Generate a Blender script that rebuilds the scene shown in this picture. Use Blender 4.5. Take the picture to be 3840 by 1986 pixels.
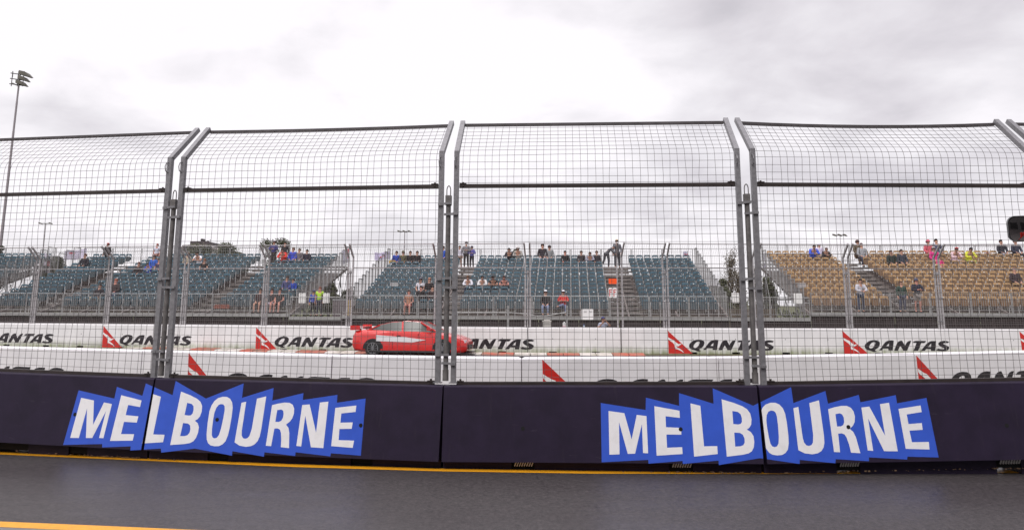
import bpy, bmesh, math, random
from math import sin, cos, pi, radians, sqrt
from mathutils import Vector, Matrix
from mathutils.geometry import tessellate_polygon
for o in list(bpy.data.objects): bpy.data.objects.remove(o)
SC = bpy.context.scene
COL = SC.collection
random.seed(7)

# ------------------------------------------------------------------ camera
F, CX, CY, PITCH, ROLL, EYE = 2899.6, 1920.0, 650.0, 0.167418, 0.0036838, 2.068
cam_d = bpy.data.cameras.new('camera'); cam = bpy.data.objects.new('camera', cam_d); COL.objects.link(cam)
cam_d.sensor_width = 36; cam_d.lens = F / 3840 * 36
cam_d.shift_y = -(993 - CY) / 3840
cam_d.clip_start = .05; cam_d.clip_end = 4000
cam.rotation_euler = (Matrix.Rotation(pi / 2 + PITCH, 3, 'X') @ Matrix.Rotation(ROLL, 3, 'Z')).to_euler()
cam.location = (0, 0, EYE)
SC.camera = cam
SC.render.resolution_x = 1024; SC.render.resolution_y = 529

def ray(x, y):
    a, b = x - CX, y - CY
    c, s = cos(ROLL), sin(ROLL)
    X, U = (c * a + s * b) / F, -(-s * a + c * b) / F
    return Vector((X, cos(PITCH) - U * sin(PITCH), sin(PITCH) + U * cos(PITCH)))
EYEV = Vector((0, 0, EYE))
def at_depth(x, y, Y):
    d = ray(x, y); return EYEV + d * (Y / d.y)
def at_height(x, y, z=0.):
    d = ray(x, y); return EYEV + d * ((z - EYE) / d.z)
def on_plane(x, y, p, n):
    d = ray(x, y); return EYEV + d * ((p - EYEV).dot(n) / d.dot(n))

# ------------------------------------------------------------------ world and sun (overcast)
SUN_EL, SUN_AZ = radians(50), radians(200)
w = bpy.data.worlds.new('World'); SC.world = w; w.use_nodes = True
nt = w.node_tree; N = nt.nodes; L = nt.links; N.clear()
def nd(t, **k):
    n = N.new(t)
    for a, b in k.items(): setattr(n, a, b)
    return n
out = nd('ShaderNodeOutputWorld'); bg = nd('ShaderNodeBackground'); L.new(bg.outputs[0], out.inputs[0])
sky = nd('ShaderNodeTexSky', sky_type='NISHITA', sun_disc=False, sun_elevation=SUN_EL, sun_rotation=SUN_AZ)
tc = nd('ShaderNodeTexCoord'); sep = nd('ShaderNodeSeparateXYZ'); L.new(tc.outputs['Generated'], sep.inputs[0])
def M(op, a, b=None, c=None):
    n = nd('ShaderNodeMath', operation=op)
    for i, v in enumerate((a, b, c)):
        if v is None: continue
        if hasattr(v, 'links'): L.new(v, n.inputs[i])
        else: n.inputs[i].default_value = v
    return n.outputs[0]
zc = M('ADD', M('MAXIMUM', sep.outputs[2], 0.), .24)
px, py = M('DIVIDE', sep.outputs[0], zc), M('DIVIDE', sep.outputs[1], zc)
cmb = nd('ShaderNodeCombineXYZ'); L.new(px, cmb.inputs[0]); L.new(py, cmb.inputs[1])
def noise(vec, scale, detail, rough, off=(0, 0, 0), dist=0.):
    mp = nd('ShaderNodeMapping'); mp.inputs['Location'].default_value = off; L.new(vec, mp.inputs[0])
    n = nd('ShaderNodeTexNoise'); n.inputs['Scale'].default_value = scale; n.inputs['Detail'].default_value = detail
    n.inputs['Roughness'].default_value = rough; n.inputs['Distortion'].default_value = dist
    L.new(mp.outputs[0], n.inputs['Vector']); return n.outputs['Fac']
n1 = noise(cmb.outputs[0], 1.15, 4, .45, (3.1, 1.7, 0), .3)
n2 = noise(cmb.outputs[0], 3.0, 6, .52, (8.3, 4.4, 0), .2)
cl = M('ADD', M('MULTIPLY', n1, .52), M('MULTIPLY', n2, .48))
# the cloud deck is thinner (brighter) towards the left, thicker to the right and in one low bank at the far left
bias = M('MULTIPLY', M('SUBTRACT', sep.outputs[0], .10), M('MULTIPLY', M('ADD', sep.outputs[2], .05), -.85))
dz = M('SUBTRACT', sep.outputs[2], .205); dx = M('ADD', sep.outputs[0], .52)
bank = M('EXPONENT', M('MULTIPLY', M('ADD', M('MULTIPLY', M('MULTIPLY', dz, dz), 900.), M('MULTIPLY', M('MULTIPLY', dx, dx), 22.)), -1.))
cl = M('ADD', M('ADD', cl, bias), M('MULTIPLY', bank, -.13))
ramp = nd('ShaderNodeValToRGB'); L.new(cl, ramp.inputs[0]); cr = ramp.color_ramp
cr.elements[0].position = .27; cr.elements[0].color = (.58, .555, .60, 1)
cr.elements[1].position = .55; cr.elements[1].color = (1.06, 1.02, 1.06, 1)
e = cr.elements.new(.38); e.color = (.77, .735, .78, 1)
e = cr.elements.new(.455); e.color = (.89, .86, .90, 1)
# an overcast sky is brighter overhead than low down
zen = M('ADD', 1.0, M('MULTIPLY', M('SMOOTH_MIN', M('MAXIMUM', M('SUBTRACT', sep.outputs[2], .38), 0.), .5, .1), 1.9))
vm = nd('ShaderNodeVectorMath', operation='SCALE'); L.new(ramp.outputs[0], vm.inputs[0]); L.new(zen, vm.inputs['Scale'])
vs = nd('ShaderNodeVectorMath', operation='SCALE'); L.new(sky.outputs[0], vs.inputs[0]); vs.inputs['Scale'].default_value = .10
mixw = nd('ShaderNodeMix', data_type='RGBA'); mixw.inputs[0].default_value = .96
L.new(vs.outputs[0], mixw.inputs[6]); L.new(vm.outputs[0], mixw.inputs[7]); L.new(mixw.outputs[2], bg.inputs[0])
bg.inputs[1].default_value = 1.0
sd = bpy.data.lights.new('sun', 'SUN'); sd.energy = 1.35; sd.angle = radians(18); sd.color = (1, .96, .92)
so = bpy.data.objects.new('sun', sd); COL.objects.link(so)
sv = Vector((sin(SUN_AZ) * cos(SUN_EL), cos(SUN_AZ) * cos(SUN_EL), sin(SUN_EL)))
so.rotation_euler = sv.to_track_quat('Z', 'Y').to_euler()
SC.view_settings.view_transform = 'Standard'; SC.view_settings.look = 'None'
SC.view_settings.exposure = 0.0; SC.view_settings.gamma = 1.0
SC.render.engine = 'CYCLES'

# ------------------------------------------------------------------ helpers
def s2l(c): return tuple((v / 255 / 12.92) if v / 255 < .04045 else ((v / 255 + .055) / 1.055) ** 2.4 for v in c)
MATS = {}
def mat(name, col, rough=.6, metal=0., var=0., scale=6., bump=0., bscale=60., col2=None, cscale=None, lo=.35, hi=.65, spec=.5, alpha=None):
    if name in MATS: return MATS[name]
    m = bpy.data.materials.new(name); m.use_nodes = True; t = m.node_tree; b = t.nodes['Principled BSDF']
    b.inputs['Roughness'].default_value = rough; b.inputs['Metallic'].default_value = metal
    b.inputs['Specular IOR Level'].default_value = spec
    b.inputs['Base Color'].default_value = (*col, 1)
    if alpha is not None: b.inputs['Alpha'].default_value = alpha
    if var or bump or col2:
        tcn = t.nodes.new('ShaderNodeTexCoord')
    if var or col2:
        n = t.nodes.new('ShaderNodeTexNoise'); n.inputs['Scale'].default_value = scale; n.inputs['Detail'].default_value = 7
        n.inputs['Roughness'].default_value = .6
        t.links.new(tcn.outputs['Object'], n.inputs['Vector'])
        r = t.nodes.new('ShaderNodeValToRGB'); t.links.new(n.outputs['Fac'], r.inputs[0])
        r.color_ramp.elements[0].position = lo; r.color_ramp.elements[1].position = hi
        c2 = col2 if col2 else tuple(min(1, v * (1 + var)) for v in col)
        c1 = col if col2 else tuple(v * (1 - var) for v in col)
        r.color_ramp.elements[0].color = (*c1, 1); r.color_ramp.elements[1].color = (*c2, 1)
        t.links.new(r.outputs[0], b.inputs['Base Color'])
    if bump:
        n2 = t.nodes.new('ShaderNodeTexNoise'); n2.inputs['Scale'].default_value = bscale; n2.inputs['Detail'].default_value = 4
        t.links.new(tcn.outputs['Object'], n2.inputs['Vector'])
        bp = t.nodes.new('ShaderNodeBump'); bp.inputs['Strength'].default_value = bump; bp.inputs['Distance'].default_value = .02
        t.links.new(n2.outputs['Fac'], bp.inputs['Height']); t.links.new(bp.outputs[0], b.inputs['Normal'])
    MATS[name] = m; return m

class MB:
    """collects shapes into one mesh"""
    def __init__(s): s.v = []; s.f = []; s.m = []
    def add(s, vs, fs, mi=0):
        o = len(s.v); s.v += [tuple(v) for v in vs]
        for f in fs: s.f.append(tuple(i + o for i in f)); s.m.append(mi)
    def box(s, x0, x1, y0, y1, z0, z1, mi=0):
        v = [(x, y, z) for z in (z0, z1) for y in (y0, y1) for x in (x0, x1)]
        s.add(v, [(0, 2, 3, 1), (4, 5, 7, 6), (0, 1, 5, 4), (2, 6, 7, 3), (0, 4, 6, 2), (1, 3, 7, 5)], mi)
    def beam(s, a, b, w, h=None, mi=0, up=(0, 0, 1), n=4, cap=True):
        a, b = Vector(a), Vector(b); d = (b - a)
        if d.length < 1e-7: return
        d.normalize(); u = Vector(up)
        if abs(d.dot(u)) > .95: u = Vector((0, 1, 0))
        r = d.cross(u).normalized(); u = r.cross(d)
        h = w if h is None else h
        if n == 4: pts = [(-w / 2, -h / 2), (w / 2, -h / 2), (w / 2, h / 2), (-w / 2, h / 2)]
        else: pts = [(w / 2 * cos(2 * pi * i / n), h / 2 * sin(2 * pi * i / n)) for i in range(n)]
        vs = [a + r * p + u * q for p, q in pts] + [b + r * p + u * q for p, q in pts]
        fs = [(i, (i + 1) % n, (i + 1) % n + n, i + n) for i in range(n)]
        if cap: fs += [tuple(range(n))[::-1], tuple(range(n, 2 * n))]
        s.add(vs, fs, mi)
    def path(s, pts, w, mi=0, n=3):
        for a, b in zip(pts[:-1], pts[1:]): s.beam(a, b, w, mi=mi, n=n, cap=False)
    def extr(s, poly, y0, y1, mi=0, axis='y'):
        """polygon in x,z (counter-clockwise) pushed from y0 to y1"""
        n = len(poly)
        if axis == 'y': vs = [(x, y0, z) for x, z in poly] + [(x, y1, z) for x, z in poly]
        else: vs = [(y0, x, z) for x, z in poly] + [(y1, x, z) for x, z in poly]
        fs = [(i, i + n, (i + 1) % n + n, (i + 1) % n) for i in range(n)] + [tuple(range(n)), tuple(range(n, 2 * n))[::-1]]
        s.add(vs, fs, mi)
    def build(s, name, mats, parent=None, smooth=False, fix=True):
        me = bpy.data.meshes.new(name); me.from_pydata(s.v, [], s.f)
        if not isinstance(mats, (list, tuple)): mats = [mats]
        for m in mats: me.materials.append(m)
        if len(mats) > 1: me.polygons.foreach_set('material_index', s.m)
        if fix:
            bm = bmesh.new(); bm.from_mesh(me); bmesh.ops.recalc_face_normals(bm, faces=bm.faces); bm.to_mesh(me); bm.free()
        if smooth: me.polygons.foreach_set('use_smooth', [True] * len(me.polygons))
        me.update(); return link(name, me, parent)
def link(name, me, parent=None, loc=None):
    o = bpy.data.objects.new(name, me); COL.objects.link(o)
    if parent is not None: o.parent = parent
    if loc is not None: o.location = loc
    return o
def tag(o, label=None, cat=None, group=None, kind=None):
    for k, v in (('label', label), ('category', cat), ('group', group), ('kind', kind)):
        if v: o[k] = v
    return o
def thing(name, label, cat, loc=(0, 0, 0), rz=0., group=None):
    o = bpy.data.objects.new(name, None); COL.objects.link(o); o.location = loc; o.rotation_euler = (0, 0, rz)
    o.empty_display_size = .2
    return tag(o, label, cat, group)
def copy_tree(o, parent=None):
    c = o.copy(); COL.objects.link(c); c.parent = parent
    for ch in o.children: copy_tree(ch, c)
    return c
def clip(poly, a, side):
    """keep the x >= a (side 1) or x <= a (side -1) part of a flat polygon of (x, s)"""
    r = []
    for i in range(len(poly)):
        p, q = poly[i - 1], poly[i]; dp, dq = (p[0] - a) * side, (q[0] - a) * side
        if (dp < 0) != (dq < 0):
            t = dp / (dp - dq); r.append((p[0] + (q[0] - p[0]) * t, p[1] + (q[1] - p[1]) * t))
        if dq >= 0: r.append(q)
    return r
def tris(outer, holes=()):
    pl = [[Vector((x, y, 0)) for x, y in outer]] + [[Vector((x, y, 0)) for x, y in h] for h in holes]
    flat = [p for q in pl for p in q]
    return [[(flat[i].x, flat[i].y) for i in t] for t in tessellate_polygon(pl)]

# ------------------------------------------------------------------ materials
m_navy = mat('navy_paint', (.0185, .0118, .0290), .55, spec=.2, var=.16, scale=3.5, bump=.12, bscale=160)
def scuffed(m, mark, dirt):
    t = m.node_tree; b = t.nodes['Principled BSDF']; col = b.inputs['Base Color'].links[0].from_socket
    tcn = t.nodes.new('ShaderNodeTexCoord')
    for sc_, strch, lo, hi, c in ((3.0, (.9, 1, 9), .66, .72, mark), (2.2, (6, 1, .6), .60, .75, dirt), (26, (1, 1, 1), .72, .76, mark)):
        mp = t.nodes.new('ShaderNodeMapping'); mp.inputs['Scale'].default_value = strch; t.links.new(tcn.outputs['Object'], mp.inputs[0])
        n = t.nodes.new('ShaderNodeTexNoise'); n.inputs['Scale'].default_value = sc_; n.inputs['Detail'].default_value = 8; n.inputs['Roughness'].default_value = .65; t.links.new(mp.outputs[0], n.inputs[0])
        r = t.nodes.new('ShaderNodeMapRange'); r.inputs[1].default_value = lo; r.inputs[2].default_value = hi; t.links.new(n.outputs['Fac'], r.inputs[0])
        x = t.nodes.new('ShaderNodeMix'); x.data_type = 'RGBA'; t.links.new(r.outputs[0], x.inputs[0]); t.links.new(col, x.inputs[6]); x.inputs[7].default_value = (*c, 1); col = x.outputs[2]
    t.links.new(col, b.inputs['Base Color'])
scuffed(m_navy, (.046, .036, .056), (.028, .020, .034))
m_foot = mat('barrier_foot', (.018, .016, .020), .8, col2=(.05, .045, .042), scale=9, lo=.5, hi=.75)
m_blue = mat('blue_paint', (.036, .098, .54), .45, spec=.3, var=.05, scale=5)
m_letter = mat('white_lettering', (.80, .79, .80), .5, col2=(.70, .69, .68), scale=7, lo=.5, hi=.8)
m_hole_shade = mat('hole', (.004, .004, .004), .9)  # near-black colour painting the shade inside holes, slots and openings
m_gal = mat('galvanised_steel', (.235, .23, .24), .48, .35, var=.16, scale=22, bump=.06, bscale=90)
m_gal2 = mat('weathered_steel_tube', (.155, .145, .14), .55, .3, var=.25, scale=14)
m_rail = mat('dark_brown_steel', (.040, .030, .028), .5, .2, var=.2, scale=8)
m_topr = mat('grey_brown_steel', (.085, .075, .078), .5, .25, var=.2, scale=8)
m_wire = mat('wire', (.095, .080, .078), .55, .3)
m_fwire = mat('pale_wire', (.24, .22, .22), .55, .3)
m_fgal = mat('pale_galvanised_steel', (.40, .38, .385), .5, .3, var=.12, scale=10)
m_white = None
m_black = mat('black_paint', (.018, .014, .018), .45)
m_red = mat('red_paint', (.56, .020, .014), .45)
m_markw = mat('white_mark', (.80, .79, .79), .5)
m_grass = mat('grass', (.045, .058, .018), .9, col2=(.10, .095, .035), scale=2.5, bump=.6, bscale=40)

def dirty_white(name, col, dirt, z0, z1, streak=3.0):
    m = bpy.data.materials.new(name); m.use_nodes = True; t = m.node_tree; b = t.nodes['Principled BSDF']; b.inputs['Roughness'].default_value = .5
    tcn = t.nodes.new('ShaderNodeTexCoord'); sp = t.nodes.new('ShaderNodeSeparateXYZ'); t.links.new(tcn.outputs['Object'], sp.inputs[0])
    mp = t.nodes.new('ShaderNodeMapping'); mp.inputs['Scale'].default_value = (streak, streak, .5); t.links.new(tcn.outputs['Object'], mp.inputs[0])
    n = t.nodes.new('ShaderNodeTexNoise'); n.inputs['Scale'].default_value = 2.2; n.inputs['Detail'].default_value = 6; t.links.new(mp.outputs[0], n.inputs[0])
    mr = t.nodes.new('ShaderNodeMapRange'); mr.inputs[1].default_value = z1; mr.inputs[2].default_value = z0; t.links.new(sp.outputs[2], mr.inputs[0])
    a = t.nodes.new('ShaderNodeMath'); a.operation = 'MULTIPLY'; t.links.new(mr.outputs[0], a.inputs[0]); t.links.new(n.outputs['Fac'], a.inputs[1])
    r = t.nodes.new('ShaderNodeValToRGB'); t.links.new(a.outputs[0], r.inputs[0])
    r.color_ramp.elements[0].position = .12; r.color_ramp.elements[0].color = (*col, 1)
    r.color_ramp.elements[1].position = .55; r.color_ramp.elements[1].color = (*dirt, 1)
    n2 = t.nodes.new('ShaderNodeTexNoise'); n2.inputs['Scale'].default_value = 1.3; n2.inputs['Detail'].default_value = 5; t.links.new(tcn.outputs['Object'], n2.inputs[0])
    r2 = t.nodes.new('ShaderNodeValToRGB'); t.links.new(n2.outputs['Fac'], r2.inputs[0])
    r2.color_ramp.elements[0].color = (.90, .90, .90, 1); r2.color_ramp.elements[1].color = (1.0, 1.0, 1.0, 1)
    r2.color_ramp.elements[0].position = .35; r2.color_ramp.elements[1].position = .6
    mx = t.nodes.new('ShaderNodeMix'); mx.data_type = 'RGBA'; mx.blend_type = 'MULTIPLY'; mx.inputs[0].default_value = 1
    t.links.new(r.outputs[0], mx.inputs[6]); t.links.new(r2.outputs[0], mx.inputs[7]); t.links.new(mx.outputs[2], b.inputs['Base Color'])
    return m
m_w3 = dirty_white('white_wall_paint', (.80, .785, .785), (.30, .33, .20), 0.0, .45)
m_w2 = dirty_white('white_pit_wall_paint', (.80, .775, .80), (.6, .58, .56), 0.0, .3)

scuffed(m_w3, (.52, .50, .49), (.66, .65, .62)); scuffed(m_w2, (.58, .56, .56), (.70, .68, .68))
# asphalt, damp: speckle, patchy gloss
def asphalt(name, c1, c2, r1, r2, off=0):
    m = bpy.data.materials.new(name); m.use_nodes = True; t = m.node_tree; b = t.nodes['Principled BSDF']; b.inputs['Specular IOR Level'].default_value = .30
    tcn = t.nodes.new('ShaderNodeTexCoord')
    def nz(sc, det, rough, stretch=(1, 1, 1)):
        mp = t.nodes.new('ShaderNodeMapping'); mp.inputs['Scale'].default_value = stretch; mp.inputs['Location'].default_value = (off, off, 0); t.links.new(tcn.outputs['Object'], mp.inputs[0])
        n = t.nodes.new('ShaderNodeTexNoise'); n.inputs['Scale'].default_value = sc; n.inputs['Detail'].default_value = det; n.inputs['Roughness'].default_value = rough
        t.links.new(mp.outputs[0], n.inputs[0]); return n.outputs['Fac']
    sp = nz(23, 9, .9); big = nz(.55, 4, .5, (.45, 1.3, 1)); mid = nz(9, 5, .6)
    r = t.nodes.new('ShaderNodeValToRGB'); t.links.new(sp, r.inputs[0])
    r.color_ramp.elements[0].position = .33; r.color_ramp.elements[1].position = .66
    r.color_ramp.elements[0].color = (*c1, 1); r.color_ramp.elements[1].color = (*c2, 1)
    r3 = t.nodes.new('ShaderNodeValToRGB'); t.links.new(mid, r3.inputs[0]); r3.color_ramp.elements[0].color = (.8, .8, .8, 1); r3.color_ramp.elements[1].color = (1.15, 1.12, 1.12, 1)
    r3.color_ramp.elements[0].position = .3; r3.color_ramp.elements[1].position = .7
    mx = t.nodes.new('ShaderNodeMix'); mx.data_type = 'RGBA'; mx.blend_type = 'MULTIPLY'; mx.inputs[0].default_value = 1
    t.links.new(r.outputs[0], mx.inputs[6]); t.links.new(r3.outputs[0], mx.inputs[7]); t.links.new(mx.outputs[2], b.inputs['Base Color'])
    mr = t.nodes.new('ShaderNodeMapRange'); mr.inputs[1].default_value = .38; mr.inputs[2].default_value = .62; mr.inputs[3].default_value = r1; mr.inputs[4].default_value = r2
    t.links.new(big, mr.inputs[0]); t.links.new(mr.outputs[0], b.inputs['Roughness'])
    bp = t.nodes.new('ShaderNodeBump'); bp.inputs['Strength'].default_value = .35; bp.inputs['Distance'].default_value = .006
    t.links.new(sp, bp.inputs['Height']); t.links.new(bp.outputs[0], b.inputs['Normal'])
    return m
m_road = asphalt('damp_asphalt', (.003, .0025, .003), (.106, .094, .096), .38, .56)
m_track = asphalt('track_asphalt', (.045, .042, .044), (.10, .095, .10), .4, .6, 7)
m_yellow = mat('yellow_line_paint', (.80, .36, .012), .45, col2=(.66, .29, .010), scale=16, lo=.45, hi=.72, bump=.15, bscale=120)

# ------------------------------------------------------------------ barrier lines in plan
J = [Vector((-12.70, 12.66, 0)), Vector((-8.80, 11.75, 0)), Vector((-4.865, 11.056, 0)), Vector((-.869, 10.533, 0)), Vector((3.148, 10.277, 0)),
     Vector((7.121, 10.312, 0)), Vector((11.12, 10.50, 0))]
def frame(a, b, z=0.):
    d = (b - a).normalized(); ang = math.atan2(d.y, d.x)
    return Vector((a.x, a.y, z)), ang, (b - a).length

# ------------------------------------------------------------------ ground, roads
def sheet(name, pts, m, z=0., kind='structure'):
    b = MB(); b.add([(x, y, z) for x, y in pts], [tuple(range(len(pts)))]); o = b.build(name, m, fix=False)
    return tag(o, kind=kind)
b = MB(); b.add([(-1500, -600, -.012), (1500, -600, -.012), (1500, 2500, -.012), (-1500, 2500, -.012)], [(0, 1, 2, 3)])
tag(b.build('ground', m_grass, fix=False), kind='structure')
def strip(name, line, off0, off1, m, z, kind='structure'):
    """a strip along a plan polyline, between two offsets to its left (+) and right (-)"""
    b = MB(); vs = []
    for i, p in enumerate(line):
        a, c = line[max(0, i - 1)], line[min(len(line) - 1, i + 1)]; d = (c - a).normalized(); n = Vector((-d.y, d.x, 0))
        vs += [p + n * off0 + Vector((0, 0, z)), p + n * off1 + Vector((0, 0, z))]
    b.add(vs, [(2 * i, 2 * i + 1, 2 * i + 3, 2 * i + 2) for i in range(len(line) - 1)])
    return tag(b.build(name, m, fix=False), kind=kind)
Jx = [J[0] - (J[1] - J[0]) * 6] + J + [J[-1] + (J[-1] - J[-2]) * 6]
strip('pit_road', Jx, 4.2, -26.0, m_road, 0.0)
pl = [at_height(x, y) for x, y in ((-900, 1655), (0, 1698), (500, 1719.5), (1100, 1745), (1644, 1761), (2200, 1769.5), (2881, 1771), (3400, 1769), (3840, 1767), (4700, 1757))]
lm = MB(); vs = []
for p in pl:
    r = Vector((p.x, p.y, 0)).normalized(); vs += [p + Vector((0, -.082, .004)), p + Vector((0, .082, .004))]
lm.add(vs, [(2 * i, 2 * i + 2, 2 * i + 3, 2 * i + 1) for i in range(len(pl) - 1)])
tag(lm.build('road_marking', m_yellow, fix=False), kind='structure')
pl2 = [at_height(x, y) for x, y in ((-1500, 1912), (-600, 1943), (0, 1965), (330, 1979), (600, 1991), (900, 2004), (1500, 2032))]
lm = MB(); vs = []
for p in pl2: vs += [p + Vector((0, -.085, .004)), p + Vector((0, .085, .004))]
lm.add(vs, [(2 * i, 2 * i + 2, 2 * i + 3, 2 * i + 1) for i in range(len(pl2) - 1)])
tag(lm.build('road_marking', m_yellow, fix=False), kind='structure')
lm = MB(); vs = []
for p in pl2: vs += [p + Vector((0, -.9, .002)), p + Vector((0, -.08, .002))]
lm.add(vs, [(2 * i, 2 * i + 2, 2 * i + 3, 2 * i + 1) for i in range(len(pl2) - 1)])
tag(lm.build('pavement', mat('pale_concrete', (.17, .16, .165), .6, var=.15, scale=30), fix=False), kind='structure')

# ------------------------------------------------------------------ artwork: the wall lettering (traced shapes, in wall metres)
def sc(pts, ox, oy, k): return [(ox + u / k, oy + v / k) for u, v in pts]
A3 = lambda p: sc(p, 1900, 1300, 1.942)
A4 = lambda p: sc(p, 2840, 1300, 1.942)
BLUE_R = A3([(685, 407), (1012, 458), (1014, 368), (1256, 428), (1255, 335), (1507, 413), (1500, 300), (1795, 427)]) + \
    A4([(245, 292), (262, 408), (495, 320), (514, 412), (738, 348), (750, 402), (1007, 350), (1017, 410), (1231, 370), (1320, 803), (1093, 797), (1090, 818),
        (813, 802), (812, 830), (570, 815), (568, 845), (308, 820), (308, 850)]) + \
    A3([(1845, 808), (1545, 858), (1543, 825), (1283, 850), (1281, 828), (1033, 848), (1031, 820), (692, 838)])
BL = lambda p: sc(p, 0, 1300, 1.942)
BR = lambda p: sc(p, 900, 1300, 1.942)
BLUE_L = BL([(573, 315), (833, 375), (852, 290), (1037, 355), (1063, 265), (1257, 350), (1280, 247), (1500, 375)]) + \
    BR([(27, 265), (15, 370), (245, 298), (235, 390), (462, 335), (458, 385), (710, 348), (706, 405), (915, 375), (880, 790), (663, 772), (658, 795),
        (405, 765), (402, 792), (178, 765), (175, 797), (-55.8, 757), (-57.8, 790)]) + \
    BL([(1420, 738), (1175, 768), (1172, 738), (950, 752), (952, 722), (745, 730), (745, 705), (460, 712)])
def hom(src, dst):
    """least squares homography src -> dst, by normal equations"""
    A = [[0.] * 9 for _ in range(8)]
    def addrow(r, t):
        for i in range(8):
            for j in range(8): A[i][j] += r[i] * r[j]
            A[i][8] += r[i] * t
    for (x, y), (X, Y) in zip(src, dst):
        x, y, X, Y = (x - 2800) / 1000, (y - 1600) / 200, (X - 800) / 1000, (Y - 1600) / 200
        addrow([x, y, 1, 0, 0, 0, -X * x, -X * y], X); addrow([0, 0, 0, x, y, 1, -Y * x, -Y * y], Y)
    for i in range(8):
        p = max(range(i, 8), key=lambda r: abs(A[r][i])); A[i], A[p] = A[p], A[i]
        for r in range(8):
            if r != i:
                k = A[r][i] / A[i][i]
                for c in range(i, 9): A[r][c] -= k * A[i][c]
    h = [A[i][8] / A[i][i] for i in range(8)]
    def f(q):
        x, y = (q[0] - 2800) / 1000, (q[1] - 1600) / 200; w_ = h[6] * x + h[7] * y + 1
        return ((h[0] * x + h[1] * y + h[2]) / w_ * 1000 + 800, (h[3] * x + h[4] * y + h[5]) / w_ * 200 + 1600)
    return f
LET_R = [
 (A3([(742, 465), (857, 481), (910, 672), (947, 493), (1018, 502), (1030, 772), (993, 771), (985, 560), (935, 775), (882, 777), (818, 545), (822, 780), (748, 783)]), []),
 (A3([(1075, 430), (1258, 463), (1261, 515), (1157, 503), (1160, 583), (1270, 588), (1272, 637), (1163, 636), (1168, 732), (1278, 728), (1281, 778), (1092, 790)]), []),
 (A3([(1338, 410), (1410, 427), (1437, 722), (1533, 720), (1537, 778), (1365, 797)]), []),
 (A3([(1565, 380), (1650, 405), (1715, 430), (1750, 452), (1773, 483), (1783, 525), (1780, 565), (1766, 588), (1748, 600), (1778, 618), (1797, 648), (1803, 690), (1799, 730), (1785, 758), (1762, 773), (1720, 783), (1603, 797)]),
  [A3([(1643, 465), (1683, 472), (1703, 488), (1712, 515), (1713, 545), (1702, 560), (1685, 563), (1650, 560)]), A3([(1657, 622), (1698, 624), (1720, 638), (1732, 665), (1733, 695), (1722, 714), (1700, 722), (1664, 724)])]),
 (A4([(20, 520), (24, 475), (38, 440), (60, 418), (95, 405), (130, 405), (160, 418), (185, 445), (202, 485), (214, 550), (225, 640), (228, 700), (222, 745), (205, 770), (180, 785), (145, 788), (110, 783), (85, 768), (65, 740), (50, 695), (33, 610)]),
  [A4([(65, 530), (68, 495), (80, 470), (97, 462), (118, 464), (133, 478), (142, 505), (150, 570), (156, 650), (154, 700), (143, 722), (125, 728), (108, 722), (95, 703), (83, 655), (70, 580)])]),
 (A4([(262, 445), (298, 435), (330, 660), (340, 695), (357, 715), (375, 719), (393, 713), (404, 695), (406, 640), (378, 408), (448, 387), (484, 640), (488, 695), (482, 730), (465, 757), (440, 772), (400, 780), (345, 773), (298, 750)]), []),
 (A4([(515, 452), (560, 438), (610, 428), (650, 428), (680, 441), (700, 468), (710, 505), (708, 545), (695, 572), (672, 595), (698, 617), (718, 658), (735, 720), (750, 772), (682, 768), (668, 710), (650, 660), (635, 636), (612, 627), (588, 630), (602, 765), (558, 763)]),
  [A4([(568, 488), (600, 482), (617, 490), (628, 512), (632, 545), (625, 567), (608, 577), (580, 578)])]),
 (A4([(757, 440), (815, 433), (930, 645), (892, 415), (958, 405), (1022, 758), (922, 757), (806, 520), (843, 755), (803, 752)]), []),
 (A4([(1027, 450), (1188, 425), (1196, 473), (1087, 490), (1100, 560), (1197, 553), (1203, 602), (1107, 608), (1125, 692), (1248, 690), (1253, 745), (1080, 740)]), []),
]
H = hom(BLUE_R, BLUE_L)
LET_L = [([H(p) for p in o_], [[H(p) for p in h_] for h_ in hs]) for o_, hs in LET_R]

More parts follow.
